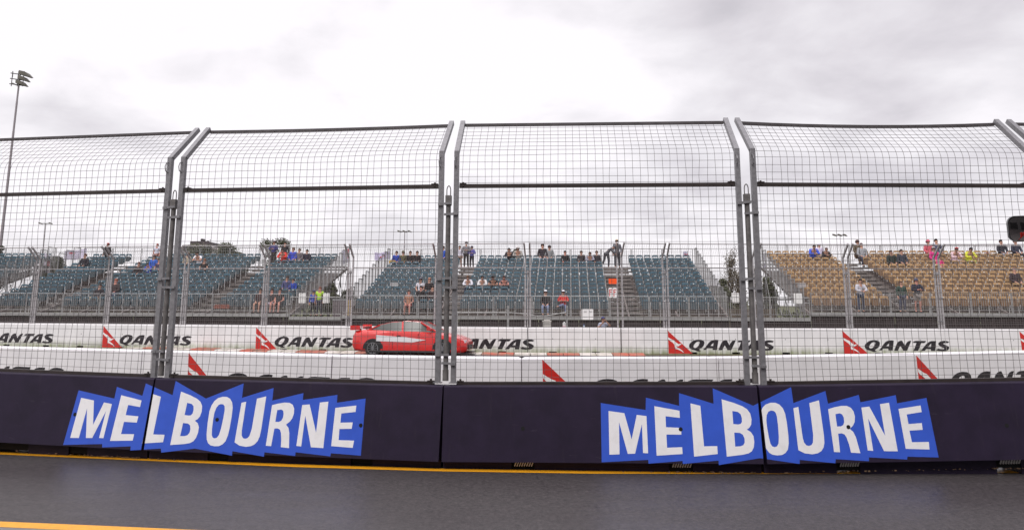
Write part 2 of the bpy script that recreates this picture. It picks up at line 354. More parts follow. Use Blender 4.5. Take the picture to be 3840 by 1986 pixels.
# QANTAS-style lettering seen on the white walls: local metres, origin at the foot of the red triangle
T1 = lambda p: [((3150 + u / 12.11 - 3163.5) / 84, (1321 - 1225 - v / 12.11) / 84) for u, v in p]
T2 = lambda p: [((3350 + u / 11.71 - 3163.5) / 84, (1321 - 1225 - v / 11.71) / 84) for u, v in p]
TRI = [(-.03, 1.0), (.0, .015), (1.04, .015)]
ROO = T1([(148, 440), (230, 490), (320, 540), (400, 568), (450, 618), (520, 680), (600, 728), (620, 748), (700, 725), (758, 733), (690, 775), (620, 830), (570, 840), (520, 820), (520, 860), (600, 908),
          (680, 950), (760, 1010), (850, 1118), (800, 1092), (720, 1035), (620, 987), (540, 957), (450, 937), (442, 850), (430, 760), (370, 690), (280, 622), (200, 572), (150, 515)])
QL = [
 (T1([(1510, 545), (1620, 555), (1700, 585), (1745, 635), (1752, 700), (1725, 780), (1680, 850), (1610, 905), (1555, 937), (1500, 965), (1540, 1005), (1600, 1022), (1540, 1043), (1470, 1050), (1400, 1038), (1335, 1008),
      (1290, 992), (1200, 977), (1130, 940), (1085, 885), (1070, 820), (1090, 740), (1170, 660), (1250, 605), (1330, 570), (1420, 550)]),
  [T1([(1480, 630), (1530, 635), (1548, 665), (1530, 730), (1490, 800), (1440, 855), (1390, 890), (1330, 905), (1285, 890), (1262, 850), (1275, 800), (1320, 730), (1390, 665)])]),
 (T1([(1980, 640), (2060, 590), (2150, 560), (2260, 550), (2368, 560), (2345, 700), (2285, 985), (2100, 985), (2095, 905), (1880, 905), (1810, 985), (1680, 982), (1780, 880), (1900, 730)]), [T1([(2095, 725), (2150, 688), (2130, 820), (2010, 812)])]),
 (T2([(100, 620), (160, 575), (240, 545), (295, 545), (330, 610), (410, 755), (480, 640), (540, 580), (620, 550), (690, 550), (640, 650), (475, 960), (310, 960), (285, 890), (205, 765), (85, 960), (-70, 960), (20, 760), (70, 670)]), []),
 (T2([(740, 632), (790, 582), (870, 555), (960, 550), (1320, 555), (1270, 622), (1215, 642), (1105, 642), (1080, 690), (945, 965), (745, 965), (830, 800), (905, 636)]), []),
 (T2([(1390, 625), (1470, 580), (1560, 555), (1745, 555), (1720, 690), (1665, 965), (1485, 965), (1490, 890), (1290, 890), (1225, 965), (1055, 965), (1180, 830), (1310, 690)]), [T2([(1380, 800), (1460, 715), (1530, 655), (1505, 805)])]),
 (T2([(1822, 680), (1845, 632), (1900, 590), (1990, 557), (2090, 545), (2200, 555), (2305, 590), (2240, 637), (2100, 640), (2040, 652), (2035, 680), (2100, 705), (2200, 750), (2270, 800), (2278, 860), (2200, 935), (2100, 968), (1950, 972),
      (1800, 962), (1710, 932), (1800, 862), (1900, 890), (2000, 900), (2060, 885), (2055, 850), (2000, 825), (1930, 790), (1850, 735)]), []),
]

def face_map(prof_lo, prof_hi, off):
    """(x, z) -> point on the sloping face (local y,z from prof_lo to prof_hi), lifted by off"""
    (y0, z0), (y1, z1) = prof_lo, prof_hi
    sl = (y1 - y0) / (z1 - z0); n = Vector((0, -(z1 - z0), (y1 - y0))).normalized()
    return lambda x, z: (x + 0, y0 + sl * (z - z0) + n.y * off, z + n.z * off)
def paint(name, shapes, mapf, x0, x1, m, parent, shift=0., k=1., zo=0.):
    b = MB()
    for o_, hs in shapes:
        for t in tris([(shift + k * x, zo + k * z) for x, z in o_], [[(shift + k * x, zo + k * z) for x, z in h] for h in hs]):
            t = clip(t, x0, 1)
            if len(t) > 2: t = clip(t, x1, -1)
            if len(t) > 2:
                b.add([mapf(x, z) for x, z in t], [tuple(range(len(t)))])
    if not b.f: return None
    o = b.build(name, m, parent, fix=False)
    return o

# ------------------------------------------------------------------ near navy barriers
PROF = [(-.15, -.1), (-.15, .115), (-.292, .125), (-.150, 1.025), (-.134, 1.04), (.05, 1.04), (.075, 1.02), (.292, .125), (.255, .10), (.255, -.1)]
JZ = [.10, .065, .010, -.022, .016, .086, .15]      # the ground rises a little towards both ends
def barrier_body(L_, prof, ends=.012, slots=(), slot_h=.10, segs=1):
    b = MB(); n = len(prof)
    xs = [ends, L_ - ends]
    for s0, s1 in slots: xs += [s0, s1]
    xs = sorted(xs)
    for a, c in zip(xs[:-1], xs[1:]):
        hole = any(abs(a - s0) < 1e-6 for s0, s1 in slots)
        pr = prof if not hole else [(y, max(z, slot_h)) if z < slot_h - 1e-6 else (y, z) for y, z in prof]
        vs = [(a, y, z) for y, z in pr] + [(c, y, z) for y, z in pr]
        b.add(vs, [(i, (i + 1) % n, (i + 1) % n + n, i + n) for i in range(n)] + [tuple(range(n))[::-1], tuple(range(n, 2 * n))])
    return b
NEARLAB = ['navy concrete barrier at the left edge, plain left of the left blue city sign', 'navy concrete barrier carrying most of the left blue sign, between the first two poles',
           'navy concrete barrier in the centre, plain at its left and starting the right blue sign', 'navy concrete barrier on the right, carrying the end of the right blue sign']
pins = [(547 / 1.942, 1300 + 490 / 1.942), (1582 / 1.942, 1300 + 528 / 1.942), (900 + 880 / 1.942, 1300 + 570 / 1.942), (1900 + 118 / 1.942, 1300 + 593 / 1.942), (1900 + 1267 / 1.942, 1300 + 598 / 1.942),
        (2840 + 662 / 1.942, 1300 + 582 / 1.942), (2840 + 1815 / 1.942, 1300 + 571 / 1.942)]
slotpx = [(-60, 60), (215, 287), (752, 832), (1300, 1383), (1915, 2003), (2515, 2605), (3155, 3245), (3765, 3860)]
for i in range(6):
    a, c = J[i], J[i + 1]
    loc, ang, Ln = frame(a, c)
    if i == 0: lab = 'navy concrete barrier past the left edge, farthest along the pit road'
    else: lab = (NEARLAB + ['navy concrete barrier beyond the right edge, nearest to the mirror post'])[i - 1]
    t = thing('concrete_barrier', lab, 'barrier', loc, ang, 'navy concrete barriers beside the pit road')
    loc.z = JZ[i]; til = -math.atan((JZ[i + 1] - JZ[i]) / Ln); t.location = loc; t.rotation_euler = (0, til, ang)
    Mw = Matrix.Translation(loc) @ Matrix.Rotation(ang, 4, 'Z') @ Matrix.Rotation(til, 4, 'Y'); Mi = Mw.inverted()
    sl = (-.150 + .292) / (1.025 - .125); nl = Vector((0, -1, sl)).normalized()
    P0 = Mw @ Vector((0, -.292, .125)); Nn = Mw.to_3x3() @ nl
    def loc2(px_, py_):
        q = Mi @ on_plane(px_, py_, P0, Nn); return (q.x, q.z)
    slots = []
    for s0, s1 in slotpx:
        x0 = (Mi @ on_plane(s0, 1745, P0, Nn)).x; x1 = (Mi @ on_plane(s1, 1745, P0, Nn)).x
        if x0 > .1 and x1 < Ln - .1: slots.append((x0, x1))
    bb = barrier_body(Ln, PROF, slots=slots, slot_h=.10)
    body = bb.build('body', m_navy, t)
    mf = face_map((-.292, .125), (-.150, 1.025), .0015); mf2 = face_map((-.292, .125), (-.150, 1.025), .003); mf3 = face_map((-.292, .125), (-.150, 1.025), .0045)
    for shapes in (LET_L, LET_R):
        bl = BLUE_L if shapes is LET_L else BLUE_R
        paint('blue_backdrop', [([loc2(*p) for p in bl], [])], mf, .014, Ln - .014, m_blue, t)
        paint('lettering', [([loc2(*p) for p in o_], [[loc2(*p) for p in h] for h in hs]) for o_, hs in shapes], mf2, .014, Ln - .014, m_letter, t)
    for p in pins:
        x, z = loc2(*p)
        if 0.05 < x < Ln - .05:
            hb = MB(); hb.add([mf3(x + .025 * cos(k * pi / 8), z + .025 * sin(k * pi / 8)) for k in range(16)], [tuple(range(16))]); hb.build('lifting_hole', m_hole_shade, t, fix=False)
    rng = random.Random(i)
    for s0, s1 in slots:
        hb = MB(); hb.box(s0 + .003, s1 - .003, -.13, .2, .004, .099, 0)  # black block in the slot stands for the shade of the recess
        if rng.random() < .8 and i > 1:
            for k in range(8):
                x = s0 + .04 + k * (s1 - s0 - .08) / 7
                hb.beam((x, -.165, .055), (x + .022, -.165, .105), .014, mi=1)
        hb.build('fork_slot', [m_hole_shade, mat('slot_wire', (.60, .58, .55), .6)], t)
    # crumbled grit along the foot
    hb = MB()
    for k in range(70):
        x = rng.uniform(.1, Ln - .1); s_ = rng.uniform(.004, .016)
        if rng.random() < .6: x = (Ln - .1 - abs(rng.gauss(0, .5))) if i != 4 else x
        y_ = -.17 - rng.random() * .06; hb.box(x, x + s_ * 1.6, y_, y_ + s_, 0, s_ * .9)
    tag(hb.build('grit', mat('grit', (.16, .10, .06), .9, var=.4, scale=30), t), kind='stuff')

# ------------------------------------------------------------------ debris fence panels
def fence_panel(label, loc, ang, Ln, side, mw, mp, mr, mtop, wd, zb=1.085, zb2=None, hb=4.135, arm=.843, al=radians(47), post=.066, sag=0., group=None, wob=.0055, lean=1, seed=1, zt0=1.07, midz=3.665, name='debris_fence', flag_lo=False, nwire=3):
    """side +1: the top leans to local +y (away from the camera), -1: to local -y"""
    rng = random.Random(seed)
    t = thing(name, label, 'fence panel', loc, ang, group)
    g = .105
    ay, az = sin(al) * arm * side, cos(al) * arm
    for x in (g, Ln - g):
        b = MB(); b.beam((x, 0, zt0), (x, 0, hb + .02), post, post)
        b.beam((x, -.004 * side, hb - .005), (x, ay, hb + az), post, post, up=(0, -cos(al), sin(al) * side))
        b.box(x - .055, x + .055, -.048, .046, zt0 + .001, zt0 + .012)
        po = b.build('post', mp, t)
        if nwire == 3 and side > 0:
            b = MB(); pts = [Vector((x - .012, -post / 2 + .003, hb - .06)), Vector((x - .016, -post / 2 - .045, hb - .08)), Vector((x - .018, -post / 2 - .065, hb - .13)), Vector((x - .016, -post / 2 - .05, hb - .19)), Vector((x - .012, -post / 2 + .003, hb - .21))]
            b.path(pts, .014, n=6); b.build('lifting_loop', mp, t)
    x0, x1 = g + post / 2, Ln - g - post / 2
    zb2 = zb if zb2 is None else zb2
    for z, zq, m_, nm, h_ in ((zb, zb2, mr, 'bottom_rail', .042), (midz, midz, mr, 'middle_rail', .052)):
        b = MB(); b.beam((x0 + .01, 0, z), (x1 - .01, 0, zq), .045, h_)
        if nwire == 3:
            for xx in (x0 + .06, x1 - .06):
                z = z if xx < Ln / 2 else zq
                b.box(xx - .045, xx + .045, -.03, .03, z + h_ / 2, z + h_ / 2 + .012); b.beam((xx, 0, z + .03), (xx, 0, z + .055), .028, n=6)
                b.beam((xx, -.03, z), (xx, -.042, z), .026, n=6)
        b.build(nm, m_, t)
    b = MB(); K = 8; pr = None
    def tz(x): return -sag * 4 * ((x / Ln) * (1 - x / Ln)) ** 1.0
    for k in range(K + 1):
        x = x0 + (x1 - x0) * k / K; p = Vector((x, ay, hb + az - .045 + tz(x)))
        if pr is not None: b.beam(pr, p, .04, .042)
        pr = p
    b.build('top_rail', mtop, t)
    # the wire mesh, one mesh
    b = MB(); yb = .03 * side
    def pt(x, s):
        """s = length along the mesh from zb"""
        Hh = hb - zb; dxx = rng.gauss(0, wob); dy = rng.gauss(0, wob)
        bend = .12
        if s < Hh - bend: return Vector((x + dxx, yb + dy, zb + s + (zb2 - zb) * (x / Ln) * max(0, 1 - s / .5)))
        if s > Hh + bend:
            q = s - Hh; return Vector((x + dxx, yb + sin(al) * q * side, hb + cos(al) * q + tz(x) * q / arm))
        u = (s - Hh + bend) / (2 * bend)
        p0 = Vector((x, yb, hb - bend)); p1 = Vector((x, yb, hb)); p2 = Vector((x, yb + sin(al) * bend * side, hb + cos(al) * bend))
        return p0 * (1 - u) ** 2 + p1 * 2 * u * (1 - u) + p2 * u * u
    S = hb - zb + arm - .05
    nv = int(round((x1 - x0) / .1)); rows = int(S / .1)
    xs = [x0 + (x1 - x0) * (k + .5) / nv for k in range(nv)]
    ss = [S * k / 18 for k in range(16)] + []
    Hh = hb - zb
    ss = [Hh * k / 9 for k in range(9)] + [Hh - .12, Hh - .06, Hh, Hh + .06, Hh + .12, S]
    if nwire == 3:
        for x in xs:
            x_ = x + rng.gauss(0, .003); b.path([pt(x_, s) for s in sorted(ss)], wd, n=3)
        for r in range(1, rows + 1):
            s = r * .1 - .03; ph = rng.uniform(0, 6); dr = rng.gauss(0, .004)
            b.path([pt(x0 + (x1 - x0) * k / 8, s + dr + (.008 * sin(ph + k) if r % 9 == 4 else 0)) for k in range(9)], wd, n=3)
    else:
        for x in xs: b.path([pt(x, s) for s in (0, Hh - .05, Hh + .05, S)], wd, n=3)
        for r in range(1, rows + 1):
            s = r * .1; b.path([pt(x0, s), pt(x1, s)], wd, n=3)
    b.build('wire_mesh', mw, t, fix=False)
    return t
NP = ['mesh fence panel past the left edge', 'tall mesh fence panel at the far left edge, standing left of the first pole', 'tall mesh fence panel between the first and second poles, above the left blue sign',
      'tall mesh fence panel in the centre, between the second and third poles', 'tall mesh fence panel right of the third pole, with a sagging top rail', 'mesh fence panel cut off at the right edge, only its leaning top in view']
for i in range(0, 6):
    loc, ang, Ln = frame(J[i], J[i + 1])
    fence_panel(NP[i], loc, ang, Ln, 1, m_wire, m_gal, m_rail, m_topr, .0058, zb=1.060 + JZ[i], zb2=1.060 + JZ[i + 1], zt0=1.04, seed=i, sag=(.0, .0, .015, .0, .05, .0)[i], group='tall mesh fence panels on the navy barriers')
# poles between the panels, with hooks and brackets
def fence_pole(label, P, ang, m_, hook=True, group=None, brz=(3.41, 3.28, 2.40, 2.285, 1.405, 1.29)):
    t = thing('fence_pole', label, 'pole', P, ang, group)
    b = MB(); b.beam((0, .0, 1.07), (0, 0, 3.50), .068, n=14); b.beam((0, 0, 1.07), (0, 0, 1.21), .080, n=14)
    b.build('pole', m_, t, smooth=False)
    b = MB(); b.beam((0, -.0, 3.40), (0, 0, 3.535), .078, .078); b.beam((0, -.04, 3.44), (0, -.055, 3.44), .03, n=8); b.build('cap', m_, t)
    b = MB(); b.path([Vector((-.026, 0, 3.53)), Vector((-.026, 0, 3.62)), Vector((-.018, 0, 3.655)), Vector((0, 0, 3.672)), Vector((.018, 0, 3.655)), Vector((.026, 0, 3.62)), Vector((.026, 0, 3.53))], .014, n=8)
    b.build('lifting_hook', m_, t)
    for k, z in enumerate(brz):
        sgn = -1 if k % 2 == 0 else 1; b = MB()
        tl = (.015, -.01, .012, 0, 0, .01)[k]
        b.beam((sgn * .135, -.048, z), (-sgn * .05, -.05, z + tl), .022, .030); b.beam((sgn * .135, -.045, z), (sgn * .07, -.045, z), .04, .036)
        b.build('bracket', m_gal, t)
    return t
PL = ['hooked pole past the left edge', 'steel pole with a lifting hook at the left fence joint, leaning between two panels', 'steel pole with a lifting hook at the fence joint left of centre', 'steel pole with a lifting hook at the fence joint right of centre', 'hooked pole past the right edge']
for i, lb in zip((1, 2, 3, 4, 5), PL):
    d = (J[i + 1] - J[i - 1]).normalized()
    fence_pole(lb, J[i], math.atan2(d.y, d.x), m_gal2, group='hooked poles joining the near fence panels')

# ------------------------------------------------------------------ white pit wall (second line)
B2PX = [(-910, 1281), (-170, 1298), (534, 1315.5), (1245, 1334), (1956, 1344), (2694, 1340.5), (3430, 1328.5), (4150, 1312)]
B2 = [at_height(x, y, 1.0) for x, y in B2PX]
for p in B2: p.z = 0
def arc(poly):
    s = [0.]
    for a, c in zip(poly[:-1], poly[1:]): s.append(s[-1] + (c - a).length)
    return s
def wall_u(poly, px_, py_, z):
    """distance along a wall line of a picture point on the wall at height z"""
    p = at_height(px_, py_, z) if False else None
    S = arc(poly)
    for i, (a, c) in enumerate(zip(poly[:-1], poly[1:])):
        d = (c - a).normalized(); n = Vector((-d.y, d.x, 0)); q = on_plane(px_, py_, a, n); t = (q - a).dot(d)
        if t < (c - a).length + .25 and (t >= -.25 or i == 0): return S[i] + t
    return S[-1]
P2 = [(0, 0), (0, .988), (.012, 1.0), (.54, 1.0), (.55, .985), (.55, 0)]
def white_walls(poly, prof, m, arts, name, labs, grp, face_z, ends=.01, holes=True, slotw=.55, skip=()):
    S = arc(poly)
    for i, (a, c) in enumerate(zip(poly[:-1], poly[1:])):
        if i in skip: continue
        loc, ang, Ln = frame(a, c)
        t = thing(name, labs[i], 'barrier', loc, ang, grp)
        sl = [] if Ln < 3 else [(Ln * .27 - slotw / 2, Ln * .27 + slotw / 2), (Ln * .73 - slotw / 2, Ln * .73 + slotw / 2)]
        barrier_body(Ln, prof, ends=ends, slots=[] if not holes else sl, slot_h=.075).build('body', m, t)
        mf = face_map((prof[0][0], 0), (prof[1][0], prof[1][1]), .002); mf2 = face_map((prof[0][0], 0), (prof[1][0], prof[1][1]), .005)
        for u, k in arts:
            sh = u - S[i]
            if sh > Ln + 1 or sh + 5 * k < -1: continue
            paint('red_triangle', [(TRI, [])], mf, ends + .003, Ln - ends - .003, m_red, t, shift=sh, k=k)
            paint('white_emblem', [(ROO, [])], mf2, ends + .003, Ln - ends - .003, m_markw, t, shift=sh, k=k)
            paint('lettering', QL, mf2, ends + .003, Ln - ends - .003, m_black, t, shift=sh, k=k)
        if holes:
            for s0, s1 in sl:
                hb = MB(); hb.box(s0, s1, .03, .3, .0, .074); hb.build('fork_slot', m_hole_shade, t)
                hb = MB(); x = (s0 + s1) / 2; hb.add([mf2(x + .018 * cos(q * pi / 5), .62 + .018 * sin(q * pi / 5)) for q in range(10)], [tuple(range(10))]); hb.build('lifting_hole', m_hole_shade, t, fix=False)
arts2 = [(wall_u(B2, x, y, 1.), .985) for x, y in ((705, 1420), (2039, 1430), (3447, 1420))]
arts2 = [(arts2[0][0] - (arts2[1][0] - arts2[0][0]), .985)] + arts2
LB2 = ['white low wall block beyond the near fence at the left edge, with black letter tops', 'white low wall block behind the left end of the left blue sign',
       'white low wall block behind the left blue sign, with a red triangle top', 'white low wall block seen between the second pole and the dark joint left of it',
       'white low wall block behind the centre panel, with a red triangle near its left end', 'white low wall block behind the third fence pole, between two dark joints', 'white low wall block at the right edge, with a red triangle top']
white_walls(B2, P2, m_w2, arts2, 'concrete_barrier', LB2, 'white blocks of the low wall behind the near fence', 1., ends=.012, holes=False)

# ------------------------------------------------------------------ far white wall and its fence
W3 = [Vector(p + (0,)) for p in ((-35.0, 40.6), (-31.05, 39.65), (-27.09, 38.78), (-23.116, 37.977), (-19.179, 37.225), (-15.23, 36.496), (-11.262, 35.831), (-7.281, 35.232), (-3.289, 34.708), (.708, 34.228), (4.70, 33.98),
                                (6.719, 34.124), (10.706, 34.178), (14.701, 34.214), (18.7, 34.235), (22.7, 34.2), (26.7, 34.1), (30.7, 33.9))]
P3 = [(-.30, 0), (-.24, .10), (-.20, 1.04), (-.17, 1.07), (.17, 1.07), (.20, 1.04), (.30, .0)]
U3 = lambda x: wall_u([p - Vector((0, .2, 0)) for p in W3], x, 1280, .5)
arts3 = [(U3(388), 1.0), (U3(963), 1.0), (U3(1615), 1.0), (U3(2505), 1.0), (U3(3163), 1.0), (U3(3829), 1.0), (U3(-112), 1.03)]
def w3lab(i):
    return ['white far wall block out past the left edge', 'white far wall block just past the left edge', 'white far wall block at the very left edge of the view', 'white far wall block with the end of the lettering at far left',
            'white far wall block with a red triangle behind the left fence joint', 'white plain far wall block right of the left fence joint', 'white far wall block left of the red car, with a red triangle and lettering',
            'white far wall block directly behind the red race car tail', 'white far wall block directly behind the red race car nose', 'plain white far wall block below the FF board, ending at a dark gap',
            'short white far wall block right of the dark gap, half as long as the rest', 'white far wall block with a red triangle just left of the third fence pole', 'plain white far wall block right of the third fence pole',
            'white far wall block with a red triangle and whole word below the tan seats', 'plain white far wall block near the right edge', 'white far wall block with a red triangle cut by the right edge', 'white far wall block past the right edge'][i]
P3F = [(-.22, 0), (-.20, 1.04), (-.17, 1.07), (.17, 1.07), (.20, 1.04), (.22, .0)]
white_walls(W3, P3F, m_w3, arts3, 'concrete_barrier', [w3lab(i) for i in range(17)], 'white blocks of the far track wall', 1., ends=.008, slotw=.34, skip=(0, 1, 16))
FL = ['far mesh fence panel at the extreme left', 'far mesh fence panel left of the first far post pair', 'far mesh fence panel in front of the seats left of the large near pole', 'far mesh fence panel seen behind the left near pole',
      'far mesh fence panel before the left teal seats, over the second red triangle', 'far mesh fence panel before the tall white notices and gap between stands', 'far mesh fence panel above the tail of the red car', 'far mesh fence panel right of the second near pole, above the red car nose',
      'far mesh fence panel beside the bin and the two white caps', 'far mesh fence panel right of the FF board, half as wide as the rest', 'far mesh fence panel before the right end of the central teal seats', 'far mesh fence panel before the gap of trees and the tan seats',
      'far mesh fence panel before the stairs of the tan stand', 'far mesh fence panel at the right edge before the tan seats', 'far mesh fence panel just cut by the right edge']
k = 0
for i in range(2, 17):
    a, c = W3[i], W3[i + 1]; loc, ang, Ln = frame(a, c)
    fence_panel(FL[i - 2], loc, ang, Ln, -1, m_fwire, m_fgal, m_fgal, m_fgal, .0056, seed=i, wob=0, nwire=1, group='mesh fence panels on the far wall')
for i in (3, 4, 5, 6, 7, 8, 9, 11, 12, 13, 14, 15):
    d = (W3[i + 1] - W3[i - 1]).normalized()
    lab = {3: 'far fence pole at the left edge under the grey railings', 4: 'far fence pole above the first red triangle', 5: 'far fence pole behind the left near pole', 6: 'far fence pole beside the second red triangle', 7: 'far fence pole at the gap between the two teal stands',
           8: 'far fence pole left of the second near pole', 9: 'far fence pole left of the grey bin', 11: 'far fence pole right of the FF board', 12: 'far fence pole behind the third near pole', 13: 'far fence pole left of the tan stairs', 14: 'far fence pole below the pink figure', 15: 'far fence pole cut by the right edge'}[i]
    fence_pole(lab, W3[i], math.atan2(d.y, d.x), m_fgal, group='poles of the far fence', brz=(3.41, 2.40, 1.405))

# track, kerb, verge between the walls
b2l = [p + Vector((0, .45, 0)) for p in B2]
tr = MB(); tr.add([(-60, 15.5 + 8, -.006), (60, 15.5 + 8, -.006), (60, 33, -.006), (-60, 33, -.006)], [(0, 1, 2, 3)])
strip('race_track', [p + Vector((0, -1.75, 0)) for p in [W3[0] + Vector((-12, 3, 0))] + W3 + [W3[-1] + Vector((12, -.5, 0))]], 0.55, -14, m_track, -.002)
strip('verge', [p + Vector((0, -1.15, 0)) for p in W3], 1.4, -.02, mat('verge_grass', (.060, .060, .022), .95, col2=(.13, .11, .05), scale=6, bump=.8, bscale=50), .0)
mkr = mat('kerb_red', (.46, .10, .06), .7, col2=(.30, .17, .12), scale=2.2, lo=.42, hi=.62); mkw = mat('kerb_white', (.62, .57, .53), .7, col2=(.36, .33, .26), scale=2.4, lo=.45, hi=.66)
kerb = thing('kerb', 'red and white painted kerb on the track edge below the far wall', 'kerb', (0, 0, 0))
kerb_poly = [at_height(x, y, .03) for x, y in ((-500, 1284), (0, 1291.5), (200, 1295), (420, 1299), (650, 1305.5), (950, 1314), (1300, 1320.5), (1600, 1325), (2000, 1328), (2430, 1329.5))]
S = arc(kerb_poly); tot = S[-1]
def kp(s):
    for i in range(len(S) - 1):
        if s <= S[i + 1] + 1e-6:
            return kerb_poly[i].lerp(kerb_poly[i + 1], (s - S[i]) / (S[i + 1] - S[i]))
    return kerb_poly[-1]
s_ = 0.; kk = 0; seg = 1.35
kbr, kbw = MB(), MB()
while s_ + seg < tot:
    for q in range(2):
        p, r = kp(s_ + q * seg / 2), kp(s_ + (q + 1) * seg / 2 - .03)
        b = kbr if kk % 2 == 0 else kbw
        d = (r - p).normalized(); n = Vector((-d.y, d.x, 0))
        sec = [(-.22, .0), (-.16, .035), (.05, .06), (.34, .085), (.40, .0)]
        vs = [p + n * u + Vector((0, 0, v - p.z)) for u, v in sec] + [r + n * u + Vector((0, 0, v - r.z)) for u, v in sec]
        m_ = len(sec); b.add(vs, [(j, (j + 1) % m_, (j + 1) % m_ + m_, j + m_) for j in range(m_)] + [tuple(range(m_)), tuple(range(m_, 2 * m_))])
    s_ += seg; kk += 1
kbr.build('red_blocks', mkr, kerb); kbw.build('white_blocks', mkw, kerb)
#@@PART2
# ------------------------------------------------------------------ grandstands
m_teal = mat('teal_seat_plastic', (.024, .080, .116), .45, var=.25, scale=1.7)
m_teald = mat('teal_seat_shaded', (.008, .024, .033), .5)  # darkened copy of the seat colour, painting the shade under the backs into the pans
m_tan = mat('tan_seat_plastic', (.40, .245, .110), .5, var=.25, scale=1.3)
m_tand = mat('tan_seat_shaded', (.13, .07, .03), .55)  # tan pans darkened the same way, gap shade put into the colour
m_sframe = mat('seat_frame_paint', (.56, .56, .56), .5)
m_disc = mat('number_tag', (.86, .86, .84), .5)
m_plank = mat('weathered_plank', (.15, .125, .115), .75, var=.35, scale=5)
m_plank2 = mat('grey_tread', (.17, .15, .14), .65, var=.35, scale=4)
m_scaf = mat('scaffold_tube', (.27, .265, .27), .5, .35, var=.15, scale=6)
m_guard = mat('guard_rail_steel', (.34, .335, .335), .5, .3, var=.12, scale=4)
m_skirt = mat('dark_brown_sheet', (.019, .013, .0135), .9, col2=(.036, .024, .024), scale=5)  # plain dark brown sheet closing the space below the decks
PITCHY = .75
DANG = -math.atan(.077)

def seat_mesh(shell, under, disc, seed):
    b = MB(); w2 = .203
    z0, z1, r = .752, .872, .10
    t = lambda z: .035 + (z - .43) * .20
    def shell(pts, mi):
        n_ = len(pts)
        vs = [(x, t(z) - .014 - .25 * x * x, z) for x, z in pts] + [(x, t(z) + .014, z) for x, z in pts]
        b.add(vs, [(i, (i + 1) % n_, (i + 1) % n_ + n_, i + n_) for i in range(n_)] + [tuple(range(n_))[::-1], tuple(range(n_, 2 * n_))], mi)
    top = [(w2 - r + r * cos(a * pi / 10), z1 - r * .7 + r * .7 * sin(a * pi / 10)) for a in range(0, 6)]
    arch = [(-w2, z0 - .07), (-w2 + .028, z0 - .07), (-w2 + .04, z0 - .012), (-w2 + .07, z0 + .004), (w2 - .07, z0 + .004), (w2 - .04, z0 - .012), (w2 - .028, z0 - .07), (w2, z0 - .07)]
    shell(arch + top + [(-p[0], p[1]) for p in top[::-1]], 0)
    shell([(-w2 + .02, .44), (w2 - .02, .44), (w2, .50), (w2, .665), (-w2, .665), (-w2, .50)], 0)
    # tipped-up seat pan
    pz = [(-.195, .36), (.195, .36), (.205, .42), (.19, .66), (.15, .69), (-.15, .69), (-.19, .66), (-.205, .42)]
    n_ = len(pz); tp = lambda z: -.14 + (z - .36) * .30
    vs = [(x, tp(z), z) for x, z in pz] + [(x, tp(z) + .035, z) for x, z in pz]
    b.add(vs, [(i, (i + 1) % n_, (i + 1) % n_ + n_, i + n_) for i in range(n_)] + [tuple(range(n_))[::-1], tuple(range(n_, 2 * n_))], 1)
    b.box(.236, .264, .02, .045, 0, .755, 2)
    b.box(-.24, .24, .022, .042, .36, .385, 2)
    if disc: b.add([(.034 * cos(k * pi / 5), t(.80) - .022, .80 + .034 * sin(k * pi / 5)) for k in range(10)], [tuple(range(10))], 3)
    return b
SEATS = {}
for nm, (a, c) in {'teal': (m_teal, m_teald), 'tan': (m_tan, m_tand)}.items():
    for d in (0, 1):
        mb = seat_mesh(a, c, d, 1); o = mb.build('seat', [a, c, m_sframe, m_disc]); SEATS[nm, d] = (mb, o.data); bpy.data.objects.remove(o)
SEATM = {'teal': [m_teal, m_teald, m_sframe, m_disc], 'tan': [m_tan, m_tand, m_sframe, m_disc]}

